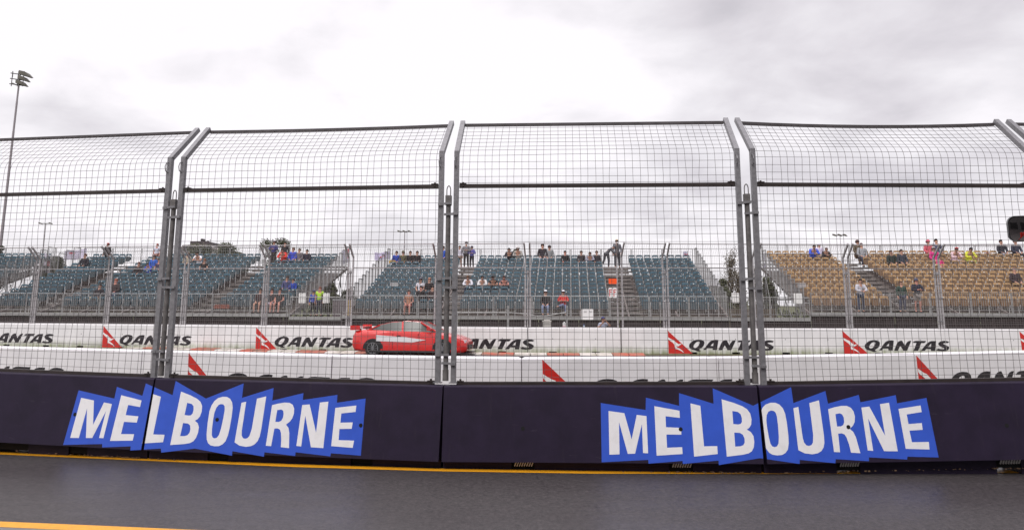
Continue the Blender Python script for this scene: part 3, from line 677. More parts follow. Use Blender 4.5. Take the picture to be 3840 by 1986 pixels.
class Stand: pass
def grandstand(label, X0, Y0, width, blocks, dz, rise, kind, rows=13, sides=(True, True), seed=1, vis=(-1e9, 1e9), missing=(), pad=(0, 0)):
    rng = random.Random(seed); X0 -= pad[0]; Y0 += pad[0] * .077; width += pad[0] + pad[1]; blocks = [(a + pad[0], c + pad[0]) for a, c in blocks]
    s = Stand(); s.loc = Vector((X0, Y0, 0)); s.dz, s.rise, s.rows, s.width = dz, rise, rows, width
    s.M = Matrix.Translation(s.loc) @ Matrix.Rotation(DANG, 4, 'Z'); s.Mi = s.M.inverted()
    t = thing('grandstand', label, 'grandstand', s.loc, DANG, None); s.t = t
    inseat = lambda x: any(a - .01 <= x <= c + .01 for a, c in blocks)
    # decks
    b = MB()
    for r in range(rows):
        y0 = r * PITCHY - (.6 if r else 1.5); y1 = r * PITCHY + .15; z = dz + r * rise
        nb = 3 if r else 5
        for q in range(nb):
            a, c = y0 + (y1 - y0) * q / nb + .006, y0 + (y1 - y0) * (q + 1) / nb - .006
            b.box(0, width, a, c, z - .045, z)
        if 0 < r < rows - 2: b.box(0, width, y0 - .012, y0 + .004, z - rise + .02, z - .048)
    for x in [k * width / 8 for k in range(9)]:
        b.beam((x, -1.4, dz - .12), (x, rows * PITCHY - .7, dz + (rows - 1) * rise - .12), .08, .14)
    b.build('deck', m_plank, t)
    b = MB(); b.box(-.03, width + .03, -1.56, -1.50, dz - .16, dz + .01); b.build('fascia', m_guard, t)
    # stairs in the aisles
    al = []; xs = sorted(blocks); px_ = 0
    edges = [(xs[i][1], xs[i + 1][0]) for i in range(len(xs) - 1)]
    for a, c in edges:
        b = MB()
        for r in range(rows - 1):
            z = dz + r * rise
            b.box(a + .06, c - .06, r * PITCHY - .10, r * PITCHY + .15, z + rise / 2 - .05, z + rise / 2)
            b.box(a + .06, c - .06, r * PITCHY - .11, r * PITCHY - .10, z + rise / 2 - .045, z + rise / 2 - .005)
            b.box(a + .04, c - .04, r * PITCHY + .135, r * PITCHY + .149, z + rise - .12, z + rise + .003)
        b.build('stair', m_plank2, t)
        s.aisle = (a, c)
    # under-structure
    b = MB(); nx = max(4, int(width / 2.1))
    for k in range(nx + 1):
        x = width * k / nx
        for y in (-1.3, .9, 3.1, 5.3, 7.5, rows * PITCHY - .7):
            zt = dz + max(0, y) / PITCHY * rise - .15
            b.beam((x, y, 0), (x, y, zt), .05, n=6, cap=False)
        for y, y2 in ((.9, 3.1), (3.1, 5.3), (5.3, 7.5), (7.5, 9.)):
            b.beam((x, y, .2), (x, y2, dz + y2 / PITCHY * rise - .4), .04, n=5, cap=False)
            b.beam((x, y2, .2), (x, y, dz + y / PITCHY * rise - .3), .04, n=5, cap=False)
    for y in (3.1, 5.3, 7.5, 9.0):
        for z in (.9, 2.4): b.beam((0, y, z), (width, y, z), .04, n=5, cap=False)
    b.build('scaffolding', m_scaf, t)
    b = MB()
    for k in range(int(width / 2.06) + 1):
        x = min(width, k * 2.06)
        b.box(x, min(width, x + 2.03), -1.48, -1.46, .02, dz - .17)
    b.build('skirt', m_skirt, t)
    # front railing, each bay a part
    nb = int(round(width / 2.06)); bw = width / nb
    for k in range(nb):
        x0, x1 = k * bw + .03, (k + 1) * bw - .03
        b = MB(); y = -1.53
        b.beam((x0, y, dz + 1.02), (x1, y, dz + 1.02), .045, n=6); b.beam((x0, y, dz + .15), (x1, y, dz + .15), .035, n=6)
        for xx in (x0, x1): b.beam((xx, y, dz - .1), (xx, y, dz + 1.02), .05, n=6)
        q = int((x1 - x0) / .11)
        for j in range(1, q): xx = x0 + (x1 - x0) * j / q; b.beam((xx, y, dz + .15), (xx, y, dz + 1.02), .012, n=4, cap=False)
        b.build('front_railing', m_guard, t)
    # rear railing
    zt = dz + (rows - 1) * rise; y = (rows - 1) * PITCHY + .42
    for k in range(nb):
        x0, x1 = k * bw + .04, (k + 1) * bw - .04
        b = MB(); z0, z1 = zt + .28, zt + 1.30
        b.beam((x0, y, z1), (x1, y, z1), .04, n=6); b.beam((x0, y, z0), (x1, y, z0), .035, n=6)
        for xx in (x0, x1): b.beam((xx, y, zt - .3), (xx, y, z1), .05, n=6)
        q = int((x1 - x0) / .13)
        for j in range(1, q): xx = x0 + (x1 - x0) * j / q; b.beam((xx, y, z0), (xx, y, z1), .010, n=4, cap=False)
        for j in range(1, 5): zz = z0 + (z1 - z0) * j / 5; b.beam((x0, y, zz), (x1, y, zz), .010, n=4, cap=False)
        b.build('rear_railing', m_guard, t)
    # stepped side guards
    for sd, x in ((0, -.06), (1, width + .06)):
        if not sides[sd]: continue
        for r in range(rows):
            z = dz + r * rise; y0, y1 = r * PITCHY - .58, r * PITCHY + .13
            b = MB()
            for yy in (y0, y1): b.beam((x, yy, z - .25), (x, yy, z + 1.28), .045, .045)
            b.beam((x, y0, z + 1.28), (x, y1, z + 1.28), .045, .045); b.beam((x, y0, z + .08), (x, y1, z + .08), .04, .04)
            for j in range(1, 5): yy = y0 + (y1 - y0) * j / 5; b.beam((x, yy, z + .08), (x, yy, z + 1.28), .012, .012, cap=False)
            b.build('side_guard', m_guard, t)
    # seats
    lst = []
    for r in range(rows):
        for a, c in blocks:
            n = int(round((c - a) / .5)); p = (c - a) / n
            for j in range(n):
                lst.append((r, a + p * (j + .5)))
    lst = [q for q in lst if q not in missing]
    parts = [q for q in lst if vis[0] < q[1] < vis[1]][:100]; ps = set(parts)
    big = MB()
    for r, x in lst:
        d = 1 if (r * 2 + int(x * 2)) % (3 if kind == 'teal' else 7) == 0 or rng.random() < .08 else 0
        mb, me = SEATS[kind, d]
        x += rng.uniform(-.012, .012)
        L_ = Vector((x, r * PITCHY, dz + r * rise))
        if lst_key(r, x, parts): link('seat', me, t, L_)
        else:
            o_ = len(big.v); dzr = rng.uniform(-.012, .012); dyr = rng.uniform(-.015, .015)
            big.v += [(v[0] + L_.x, v[1] + L_.y + dyr, v[2] + L_.z + dzr) for v in mb.v]
            big.f += [tuple(i + o_ for i in f) for f in mb.f]; big.m += mb.m
    if big.v: tag(big.build('seat', SEATM[kind], t), kind='stuff')
    return s
def lst_key(r, x, parts):
    return any(q[0] == r and abs(q[1] - x) < .05 for q in parts)

ST_B = grandstand('long grandstand of teal seats on the left, with stepped grey guards at its right end', -29.5, 44.35, 17.4, [(0, 2.8), (4.3, 11.9), (13.4, 17.2)], 1.53, .2475, 'teal', sides=(True, True), seed=3, pad=(.9, .5))
ST_C = grandstand('grandstand of teal seats in the middle of the view, with two aisles of stairs', -8.75, 42.65, 19.7, [(.25, 4.75), (5.95, 13.95), (15.65, 19.65)], 1.46, .243, 'teal', seed=4, pad=(0, .2))
ST_D = grandstand('grandstand of tan seats on the right with grey scaffolding at its left end', 15.75, 41.4, 19.2, [(.1, 4.1), (5.6, 15.5), (16.9, 19.1)], 1.70, .248, 'tan', sides=(True, False), seed=5, pad=(.4, 0))
ST_A = grandstand('grandstand of teal seats at the far left edge, only its upper rows in view', -40.2, 45.6, 7.6, [(0.1, 7.5)], 1.60, .2475, 'teal', sides=(False, True), seed=6, vis=(3, 99))

def walkway(label, a, c, z):
    d = c - a; Ln = d.length; t = thing('walkway', label, 'walkway', (a.x, a.y, 0), math.atan2(d.y, d.x)); t0 = t
    b = MB()
    for q in range(5): b.box(0, Ln, q * .2, q * .2 + .185, z - .045, z)
    b.build('deck', m_plank, t)
    b = MB(); b.box(0, Ln, -.05, -.01, z - .16, z + .01); b.build('fascia', m_guard, t)
    b = MB(); b.box(0, Ln, .02, .04, .02, z - .17); b.build('skirt', m_skirt, t)
    b = MB()
    for x in (.1, Ln / 2, Ln - .1):
        for y in (.15, .85): b.beam((x, y, 0), (x, y, z - .05), .05, n=6)
    b.build('scaffolding', m_scaf, t)
    nb = max(1, int(round(Ln / 1.9))); bw = Ln / nb
    for k in range(nb):
        b = MB(); x0, x1 = k * bw + .03, (k + 1) * bw - .03
        b.beam((x0, -.03, z + 1.02), (x1, -.03, z + 1.02), .045, n=6); b.beam((x0, -.03, z + .15), (x1, -.03, z + .15), .035, n=6)
        for xx in (x0, x1): b.beam((xx, -.03, z - .1), (xx, -.03, z + 1.02), .05, n=6)
        q = int((x1 - x0) / .11)
        for j in range(1, q): xx = x0 + (x1 - x0) * j / q; b.beam((xx, -.03, z + .15), (xx, -.03, z + 1.02), .012, n=4, cap=False)
        b.build('front_railing', m_guard, t)
    return t
pB, pC = ST_B.M @ Vector((ST_B.width + .05, -1.5, 0)), ST_C.M @ Vector((-.05, -1.5, 0))
walkway('railed metal walkway joining the two teal grandstands', pB, pC, 1.38)
qC, qD = ST_C.M @ Vector((ST_C.width + .05, -1.5, 0)), ST_D.M @ Vector((-.05, -1.5, 0))
walkway('railed metal walkway joining the middle teal stand and the tan stand', qC, qD, 1.44)

# ------------------------------------------------------------------ people
def skin(nodes, edges, sub=1):
    """grow one continuous surface over a stick figure; nodes name -> (xyz, radius or (rx, ry))"""
    me = bpy.data.meshes.new('s'); ks = list(nodes)
    me.from_pydata([nodes[k][0] for k in ks], [(ks.index(a), ks.index(b)) for a, b in edges], [])
    o = bpy.data.objects.new('s', me); COL.objects.link(o)
    m = o.modifiers.new('Skin', 'SKIN'); m.use_smooth_shade = True
    for v, k in zip(me.skin_vertices[0].data, ks):
        r = nodes[k][1]; v.radius = (r, r) if not isinstance(r, tuple) else r
    me.skin_vertices[0].data[0].use_root = True
    o.modifiers.new('Sub', 'SUBSURF').levels = sub
    dg = bpy.context.evaluated_depsgraph_get(); r = bpy.data.meshes.new_from_object(o.evaluated_get(dg))
    bpy.data.objects.remove(o); return r
def pose(kind):
    P = {}
    P['pelvis'] = (0, 0, .95); P['waist'] = (0, 0, 1.08); P['chest'] = (0, .0, 1.32); P['neck'] = (0, .0, 1.47); P['jaw'] = (0, -.02, 1.56); P['skull'] = (0, .0, 1.65)
    for s, S in ((-1, 'l'), (1, 'r')):
        P['sh' + S] = (s * .18, 0, 1.40); P['el' + S] = (s * .25, .03, 1.13); P['wr' + S] = (s * .24, -.08, .90)
        P['hip' + S] = (s * .09, 0, .90); P['kn' + S] = (s * .11, -.02, .50); P['an' + S] = (s * .12, .03, .09); P['to' + S] = (s * .14, -.15, .04)
    def sit(dz=-.45, lean=0.):
        for k in ('pelvis', 'waist', 'chest', 'neck', 'jaw', 'skull'):
            x, y, z = P[k]; h = z - .95; P[k] = (x, y - h * lean, z + dz + .06 - h * lean * lean * .5)
        for s, S in ((-1, 'l'), (1, 'r')):
            P['hip' + S] = (s * .09, 0, .50); P['kn' + S] = (s * .14, -.44, .52); P['an' + S] = (s * .13, -.46, .09); P['to' + S] = (s * .15, -.64, .04)
            c = P['chest']; P['sh' + S] = (s * .18, c[1], c[2] + .08)
    if kind == 'sit':
        sit()
        for s, S in ((-1, 'l'), (1, 'r')): P['el' + S] = (s * .25, -.06, .73); P['wr' + S] = (s * .13, -.28, .62)
    elif kind == 'sit_lean':
        sit(lean=.55)
        for s, S in ((-1, 'l'), (1, 'r')):
            c = P['chest']; P['el' + S] = (s * .26, c[1] - .14, .72); P['wr' + S] = (s * .05, c[1] - .34, .74)
    elif kind == 'sit_cross':
        sit(lean=.1)
        P['knl'] = (.0, -.46, .60); P['anl'] = (-.28, -.48, .50); P['tol'] = (-.42, -.55, .46)
        for s, S in ((-1, 'l'), (1, 'r')): P['el' + S] = (s * .27, -.10, .78); P['wr' + S] = (s * -.08, -.26, .80)
    elif kind == 'sit_stretch':
        sit(lean=-.1)
        for s, S in ((-1, 'l'), (1, 'r')): P['kn' + S] = (s * .12 - .25, -.42, .56); P['an' + S] = (s * .12 - .42, -.60, .14); P['to' + S] = (s * .12 - .5, -.72, .16)
        for s, S in ((-1, 'l'), (1, 'r')): P['el' + S] = (s * .25, -.05, .73); P['wr' + S] = (s * .12, -.26, .60)
    elif kind == 'stand_lean':
        for k in ('waist', 'chest', 'neck', 'jaw', 'skull'):
            x, y, z = P[k]; h = z - .95; P[k] = (x, y - h * .22, z - .01)
        for s, S in ((-1, 'l'), (1, 'r')):
            P['sh' + S] = (s * .18, -.10, 1.38); P['el' + S] = (s * .26, -.22, 1.14); P['wr' + S] = (s * .07, -.42, 1.10)
    elif kind == 'stand_arms':
        for s, S in ((-1, 'l'), (1, 'r')): P['el' + S] = (s * .30, -.10, 1.15); P['wr' + S] = (s * .03, -.27, 1.18)
    elif kind == 'bend':
        P['waist'] = (.04, -.02, 1.06); P['chest'] = (.24, -.04, 1.22); P['neck'] = (.38, -.06, 1.30); P['jaw'] = (.46, -.1, 1.32); P['skull'] = (.54, -.08, 1.38)
        for s, S in ((-1, 'l'), (1, 'r')): P['sh' + S] = (.30 , s * .16 - .04, 1.27); P['el' + S] = (.42, s * .16 - .12, 1.06); P['wr' + S] = (.56, s * .10 - .14, .92)
        P['knr'] = (.14, -.05, .50); P['knl'] = (-.16, .0, .52); P['anl'] = (-.34, .05, .10); P['tol'] = (-.30, -.12, .04)
    elif kind == 'photo':
        P['elr'] = (.36, -.16, 1.30); P['wrr'] = (.10, -.26, 1.58); P['ell'] = (-.28, -.1, 1.16); P['wrl'] = (.02, -.26, 1.52)
    return P
R = dict(pelvis=(.125, .10), waist=(.125, .095), chest=(.15, .11), neck=.055, jaw=(.068, .07), skull=(.082, .095), sh=.062, el=.045, wr=.030, hip=.085, kn=.058, an=.042, to=(.038, .03))
def rad(k): return R[k] if k in R else R[k[:-1]]
def fat(r, f, a=0): return (r[0] * f + a, r[1] * f + a) if isinstance(r, tuple) else r * f + a
BE = [('pelvis', 'waist'), ('waist', 'chest'), ('chest', 'neck'), ('neck', 'jaw'), ('jaw', 'skull')]
for S in 'lr': BE += [('chest', 'sh' + S), ('sh' + S, 'el' + S), ('el' + S, 'wr' + S), ('pelvis', 'hip' + S), ('hip' + S, 'kn' + S), ('kn' + S, 'an' + S), ('an' + S, 'to' + S)]
PT = {}
def template(kind):
    if kind in PT: return PT[kind]
    P = pose(kind); nodes = {k: (P[k], rad(k)) for k in P}; edges = list(BE)
    for S in 'lr':          # palms, four bent fingers and a thumb
        w_, e_ = Vector(P['wr' + S]), Vector(P['el' + S]); d = (w_ - e_).normalized(); sgn = 1 if S == 'r' else -1
        side = d.cross(Vector((0, 0, 1)));  side = side.normalized() if side.length > .05 else Vector((1, 0, 0)); up = side.cross(d)
        nodes['pm' + S] = (tuple(w_ + d * .075), (.038, .022)); edges.append(('wr' + S, 'pm' + S))
        for q in range(4):
            o_ = side * (q - 1.5) * .021; ln = (.068, .078, .074, .058)[q]
            a = w_ + d * .10 + o_; c = a + d * ln * .55 - up * .012; f = c + d * ln * .3 - up * .030
            nodes['f%d' % q + S] = (tuple(a), .010); nodes['g%d' % q + S] = (tuple(c), .009); nodes['h%d' % q + S] = (tuple(f), .008)
            edges += [('pm' + S, 'f%d' % q + S), ('f%d' % q + S, 'g%d' % q + S), ('g%d' % q + S, 'h%d' % q + S)]
        a = w_ + d * .045 - side * sgn * .040; c = a + d * .035 - side * sgn * .022
        nodes['t0' + S] = (tuple(a), .012); nodes['t1' + S] = (tuple(c), .010); edges += [('wr' + S, 't0' + S), ('t0' + S, 't1' + S)]
    body = skin(nodes, edges)
    # face and ears, in the same mesh
    bm = bmesh.new(); bm.from_mesh(body); sk = Vector(P['skull']); jw = Vector(P['jaw']); mid = (sk + jw) / 2
    def blob(p, r, sx=1, sy=1, sz=1, mi=0):
        q = bmesh.ops.create_icosphere(bm, subdivisions=1, radius=r, matrix=Matrix.Translation(p) @ Matrix.Diagonal((sx, sy, sz, 1)))
        fs = {f for v in q['verts'] for f in v.link_faces}
        for f in fs: f.material_index = mi
    blob(mid + Vector((0, -.098, -.012)), .017, .8, 1.3, 1.3); blob(mid + Vector((0, -.086, -.052)), .02, 1.5, .6, .4, 2)
    for s in (-1, 1): blob(mid + Vector((s * .032, -.088, .012)), .012, 1.2, .5, .7, 1); blob(mid + Vector((s * .086, .005, -.005)), .022, .5, .9, 1.3)
    bm.to_mesh(body); bm.free()
    def sub(keys, es, f, add, ends={}):
        nn = {k: (ends.get(k, P[k]), fat(rad(k), f, add)) for k in keys}; return skin(nn, es)
    lerp = lambda a, b, t: tuple(Vector(P[a]).lerp(Vector(P[b]), t))
    tor = [('waist', 'chest'), ('chest', 'shl'), ('chest', 'shr'), ('waist', 'pelvis')]
    short = sub(['waist', 'chest', 'shl', 'shr', 'ell', 'elr', 'pelvis'], tor + [('shl', 'ell'), ('shr', 'elr')], 1.10, .012, {'ell': lerp('shl', 'ell', .62), 'elr': lerp('shr', 'elr', .62), 'pelvis': lerp('waist', 'pelvis', .55)})
    long_ = sub(['waist', 'chest', 'shl', 'shr', 'ell', 'elr', 'pelvis', 'wrl', 'wrr'], tor + [('shl', 'ell'), ('shr', 'elr'), ('ell', 'wrl'), ('elr', 'wrr')], 1.15, .016, {'wrl': lerp('ell', 'wrl', .93), 'wrr': lerp('elr', 'wrr', .93), 'pelvis': lerp('waist', 'pelvis', .8)})
    leg = [('pelvis', 'hipl'), ('pelvis', 'hipr'), ('hipl', 'knl'), ('hipr', 'knr')]
    trou = sub(['pelvis', 'hipl', 'hipr', 'knl', 'knr', 'anl', 'anr'], leg + [('knl', 'anl'), ('knr', 'anr')], 1.12, .012, {'anl': lerp('knl', 'anl', .94), 'anr': lerp('knr', 'anr', .94)})
    shorts = sub(['pelvis', 'hipl', 'hipr', 'knl', 'knr'], leg, 1.14, .014, {'knl': lerp('hipl', 'knl', .85), 'knr': lerp('hipr', 'knr', .85)})
    shoe = MB()
    for S in 'lr':
        a, t_ = Vector(P['an' + S]), Vector(P['to' + S]); shoe.beam(a + Vector((0, .04, -.035)), t_ + Vector((0, -.03, 0)), .09, .085, n=8)
    sm = bpy.data.meshes.new('shoe'); sm.from_pydata(shoe.v, [], shoe.f)
    def headcap(f, cut, brim=False, hood=False):
        bm = bmesh.new(); bmesh.ops.create_uvsphere(bm, u_segments=14, v_segments=9, radius=1)
        for v in bm.verts:
            v.co = Vector((v.co.x * .098 * f, v.co.y * .112 * f, v.co.z * .125 * f))
        c = sk + Vector((0, .008, -.025))
        dele = [v for v in bm.verts if v.co.z < cut * (1 if v.co.y < 0.02 else .0) - (.07 if v.co.y >= .02 else 0)]
        bmesh.ops.delete(bm, geom=dele, context='VERTS')
        if brim:
            r = bmesh.ops.create_circle(bm, cap_ends=True, segments=12, radius=.075, matrix=Matrix.Translation((0, -.125, .045)) @ Matrix.Diagonal((1.05, 1, 1, 1)))
        for v in bm.verts: v.co += c
        me = bpy.data.meshes.new('h'); bm.to_mesh(me); bm.free(); me.polygons.foreach_set('use_smooth', [True] * len(me.polygons)); return me
    PT[kind] = dict(body=body, short=short, long=long_, trou=trou, shorts=shorts, shoe=sm, hair=headcap(1.02, .045), cap=headcap(1.12, .035, True), hood=headcap(1.25, .02), P=P)
    return PT[kind]
SKINS = [mat('skin_a', (.50, .27, .19), .55), mat('skin_b', (.42, .22, .15), .55), mat('skin_c', (.55, .25, .19), .55)]
m_eye = mat('eye_dark', (.02, .015, .012), .4); m_lip = mat('lip', (.40, .14, .12), .5)
def cloth(c):
    return mat('cloth_%d_%d_%d' % c, s2l(c), .85, var=.14, scale=9)
def person(label, kind, loc, top, topc, legs, legc, head='hair', headc=(40, 28, 22), rz=0., sc_=1., skin_i=0, extra=None):
    T = template(kind)
    t = thing('person', label, 'person', loc, rz + DANG); t.scale = (sc_,) * 3
    def part(nm, me, mats):
        o = link(nm, me, t)
        while len(me.materials) < len(mats): me.materials.append(None)
        for i, m in enumerate(mats):
            o.material_slots[i].link = 'OBJECT'; o.material_slots[i].material = m
        return o
    part('body', T['body'], [SKINS[skin_i], m_eye, m_lip])
    nm = {'long': 'jacket', 'short': 'shirt'}[top]; part(nm, T[top], [cloth(topc)])
    part('trousers' if legs == 'trou' else 'shorts', T[legs], [cloth(legc)])
    part('shoes', T['shoe'], [cloth((60, 58, 60))])
    part({'hair': 'hair', 'cap': 'cap', 'hood': 'hood'}[head], T[head], [cloth(headc)])
    if head != 'hair': part('hair', T['hair'], [cloth((45, 32, 26))])
    return t
def on_row(st, x, row, y=None, dy=0.):
    """place on the deck of a stand's row (1 = front) under picture column x"""
    r = row - 1; yl = r * PITCHY - .05 + dy; z = st.dz + r * st.rise
    n = st.M.to_3x3() @ Vector((0, 1, 0)); p0 = st.M @ Vector((0, yl, z))
    q = on_plane(x, 1060, p0, n); return Vector((q.x, q.y, z))
def seated(st, x, row, label, *a, **k):
    kind = k.pop('kind', 'sit'); dy = k.pop('dy', 0.)
    return person(label, kind, on_row(st, x, row, dy=dy), *a, **k)
BLK, NAVY, GREY, JEAN, BROWN = (34, 30, 34), (36, 38, 58), (132, 130, 136), (92, 106, 138), (84, 66, 56)
C_ = ST_C
seated(C_, 1757, 5, 'man in a white zip jacket leaning forward, leftmost of the four in the teal seats', 'long', (214, 214, 222), 'trou', NAVY, kind='sit_lean', headc=(110, 76, 52))
seated(C_, 1811, 5, 'man in a white sweatshirt leaning forward, second of the four in the teal seats', 'long', (216, 214, 214), 'trou', BLK, kind='sit_lean', headc=(40, 34, 32))
seated(C_, 1851, 5, 'man in a black T-shirt resting his bare forearms on the seat in front', 'short', BLK, 'trou', BLK, kind='sit_lean', skin_i=1, head='cap', headc=(38, 34, 34))
seated(C_, 1892, 5, 'man in a dark grey T-shirt with folded bare arms beside the black T-shirt', 'short', (96, 80, 84), 'trou', NAVY, kind='sit_lean', skin_i=2, headc=(70, 44, 34))
seated(C_, 1722, 13, 'person in a white top and shorts at the aisle head, half behind a near post', 'long', (206, 202, 214), 'shorts', (150, 130, 120), kind='stand', headc=(60, 44, 36), sc_=.86)
seated(C_, 1747, 13, 'person in a grey hooded jacket standing at the head of the left aisle', 'long', (128, 126, 130), 'trou', (44, 38, 40), kind='stand_arms', head='hood', headc=(84, 74, 74))
seated(C_, 1768, 13, 'person in a purple jacket with a dark hood beside the grey hooded one', 'long', (92, 88, 156), 'trou', (44, 36, 44), kind='stand_arms', head='hood', headc=(78, 70, 84), sc_=.84)
seated(C_, 1910, 13, 'person in a black jacket hunched forward on the top row, beside a white hood', 'long', (42, 38, 46), 'trou', BLK, kind='sit_lean', sc_=1.05)
seated(C_, 1943, 13, 'person in a pale hood hunched on the top row of the middle stand', 'long', (170, 166, 160), 'trou', (200, 196, 190), kind='sit_lean', head='hood', headc=(205, 200, 198), sc_=1.12)
seated(C_, 2035, 13, 'person in a dark open jacket sitting high on the top row beside a grey hoodie', 'long', (48, 42, 48), 'trou', (150, 154, 160), kind='sit', sc_=1.2, headc=(60, 44, 44))
seated(C_, 2061, 13, 'bearded person in a grey hoodie and cap on the top row of the middle stand', 'long', (140, 142, 144), 'trou', GREY, kind='sit', head='cap', headc=(96, 90, 96), sc_=1.12)
seated(C_, 2120, 12, 'person in a black coat with an orange scarf near the top, sitting alone', 'long', (38, 34, 38), 'trou', BLK, kind='sit', skin_i=2, headc=(40, 30, 30))
seated(C_, 2181, 12, 'person in a dark brown jacket, leftmost of three left of the wide stairs', 'long', (60, 50, 54), 'trou', BLK, kind='sit', headc=(80, 58, 48))
seated(C_, 2213, 12, 'person in a pale grey hoodie, middle of the three left of the wide stairs', 'long', (150, 150, 164), 'trou', GREY, kind='sit_lean', headc=(90, 60, 46))
seated(C_, 2239, 12, 'person with long hair in a dark jacket, nearest the wide stairs', 'long', (56, 50, 56), 'trou', BLK, kind='sit', headc=(104, 74, 60))
seated(C_, 2276, 13, 'person in grey bending over at the head of the wide stairs', 'long', (96, 96, 102), 'trou', (62, 62, 70), kind='bend', head='hood', headc=(92, 90, 94))
seated(C_, 2316, 13, 'person in a tan hat and grey jacket standing above the orange board', 'long', (104, 104, 112), 'trou', (44, 44, 54), kind='stand', head='cap', headc=(186, 166, 140), sc_=1.08)
seated(C_, 2046, 1, 'person in a white cap, black jacket and jeans on the front row by the bin', 'long', (40, 36, 38), 'trou', (120, 130, 156), kind='sit', head='cap', headc=(232, 230, 236))
seated(C_, 2112, 1, 'person in a white cap and red jacket with crossed legs on the front row', 'long', (206, 44, 40), 'trou', (110, 122, 156), kind='sit_cross', head='cap', headc=(232, 230, 236))
seated(C_, 1484, 12, 'person in a blue jacket at the upper left end of the middle stand', 'long', (48, 70, 160), 'trou', (40, 44, 80), kind='sit')
seated(C_, 1509, 12, 'person in an olive hooded jacket second from the left end of the upper row', 'long', (96, 92, 70), 'trou', BROWN, kind='sit', head='hood', headc=(104, 98, 84))
seated(C_, 1536, 12, 'person in a black coat, third of four on the upper row under the light mast', 'long', (42, 36, 38), 'trou', BLK, kind='sit', headc=(70, 50, 44))
seated(C_, 1562, 12, 'person in a black coat, rightmost of four on the upper row under the light mast', 'long', (38, 32, 34), 'trou', BLK, kind='sit', headc=(34, 26, 26))
seated(C_, 1659, 13, 'person in bright blue on the top row, between the second near pole and its post', 'long', (40, 84, 180), 'trou', NAVY, kind='sit', head='cap', headc=(120, 104, 84), sc_=1.1)
seated(C_, 1577, 4, 'person in a white T-shirt and grey cap beside the bald man', 'short', (214, 212, 220), 'trou', BLK, kind='sit', head='cap', headc=(110, 106, 124))
seated(C_, 1610, 4, 'bald man in a black jacket beside the white T-shirt', 'long', (40, 32, 34), 'trou', BLK, kind='sit', headc=(190, 130, 104))
seated(C_, 1535, 1, 'person in a beige top and red shorts on the front row of the middle stand', 'short', (168, 120, 96), 'shorts', (140, 30, 40), kind='sit', skin_i=2, headc=(70, 44, 36))
seated(C_, 1579, 2, 'person in black with a hand at the forehead on the second row', 'long', (36, 32, 34), 'trou', BLK, kind='sit', skin_i=2)
seated(C_, 1623, 2, 'person in dark clothes half hidden by the second near post', 'long', (56, 40, 40), 'trou', BLK, kind='sit')
B_ = ST_B
seated(B_, 1020, 13, 'person in a purple jacket and orange shirt standing at the top of the left stand', 'long', (74, 70, 128), 'trou', (70, 62, 60), kind='stand_arms', head='cap', headc=(170, 160, 168))
seated(B_, 1062, 13, 'person in a black jacket standing behind the red jacket', 'long', (42, 38, 42), 'trou', BLK, kind='stand', headc=(36, 30, 30), sc_=.95)
seated(B_, 1060, 12, 'person in a bright red jacket at the top of the left stand', 'long', (220, 56, 44), 'trou', (180, 60, 56), kind='sit_lean', sc_=1.1)
seated(B_, 1094, 12, 'person in a blue jacket seated right of the red one', 'long', (60, 76, 190), 'trou', (60, 70, 130), kind='sit', headc=(120, 104, 92), sc_=1.1)
seated(B_, 1117, 12, 'person in a dull grey jacket seated right of the blue one', 'long', (112, 104, 110), 'trou', GREY, kind='sit', headc=(100, 84, 76), sc_=1.05)
seated(B_, 1146, 12, 'person in a dark navy jacket with a white cup, right end of the group', 'long', (48, 42, 58), 'trou', BLK, kind='sit')
seated(B_, 1076, 4, 'person in a purplish jacket sitting left of the blue jacket, middle height', 'long', (74, 76, 116), 'trou', BROWN, kind='sit', headc=(60, 46, 44))
seated(B_, 1099, 4, 'person in a royal blue jacket turned away at middle height of the left stand', 'long', (44, 70, 160), 'trou', NAVY, kind='sit', sc_=.9)
seated(B_, 1022, 1, 'bare-legged person with white shorts and a black top on the front row', 'short', (52, 44, 48), 'shorts', (206, 200, 214), kind='sit', skin_i=2)
seated(B_, 1052, 1, 'person in a black T-shirt and dark shorts beside the white shorts', 'short', (40, 34, 36), 'shorts', BLK, kind='sit', skin_i=2)
seated(B_, 979, 1, 'person in a dark jacket half hidden by a far fence post on the front row', 'long', (70, 50, 50), 'shorts', BLK, kind='sit')
seated(B_, 697, 11, 'person in a beige jacket seated behind a leaning far post', 'long', (168, 158, 140), 'trou', BROWN, kind='sit', headc=(110, 84, 66))
seated(B_, 742, 11, 'person in a bright white T-shirt leaning forward in the left stand', 'short', (236, 236, 242), 'trou', GREY, kind='sit_lean', sc_=1.1)
seated(B_, 761, 9, 'long-haired person in a black top and tan sleeves in the left stand', 'short', (44, 38, 38), 'trou', BLK, kind='sit', headc=(150, 100, 70))
seated(B_, 579, 13, 'person in a white T-shirt with a red face standing on the top row', 'short', (206, 208, 222), 'shorts', (150, 110, 100), kind='stand', skin_i=2, headc=(150, 60, 50), sc_=.9)
seated(B_, 570, 10, 'adult in a bright blue jacket with a blue child in front', 'long', (58, 100, 190), 'trou', NAVY, kind='sit', headc=(50, 36, 36))
seated(B_, 558, 9, 'child in a vivid blue top in front of the blue-jacketed adult', 'long', (48, 70, 200), 'trou', (48, 66, 180), kind='sit_lean', sc_=.85)
seated(B_, 515, 8, 'person in a dark jacket sitting left of the blue pair', 'long', (50, 42, 46), 'trou', BLK, kind='sit', headc=(110, 60, 54))
seated(B_, 591, 9, 'person with a pinkish sleeve just right of the blue pair by the near post', 'short', (70, 60, 90), 'trou', BLK, kind='sit', skin_i=2)
seated(B_, 434, 3, 'bald red-headed man in a dark brown jacket and jeans near the front row', 'long', (66, 52, 52), 'trou', (104, 108, 156), kind='sit', skin_i=2, headc=(190, 110, 84), sc_=1.05)
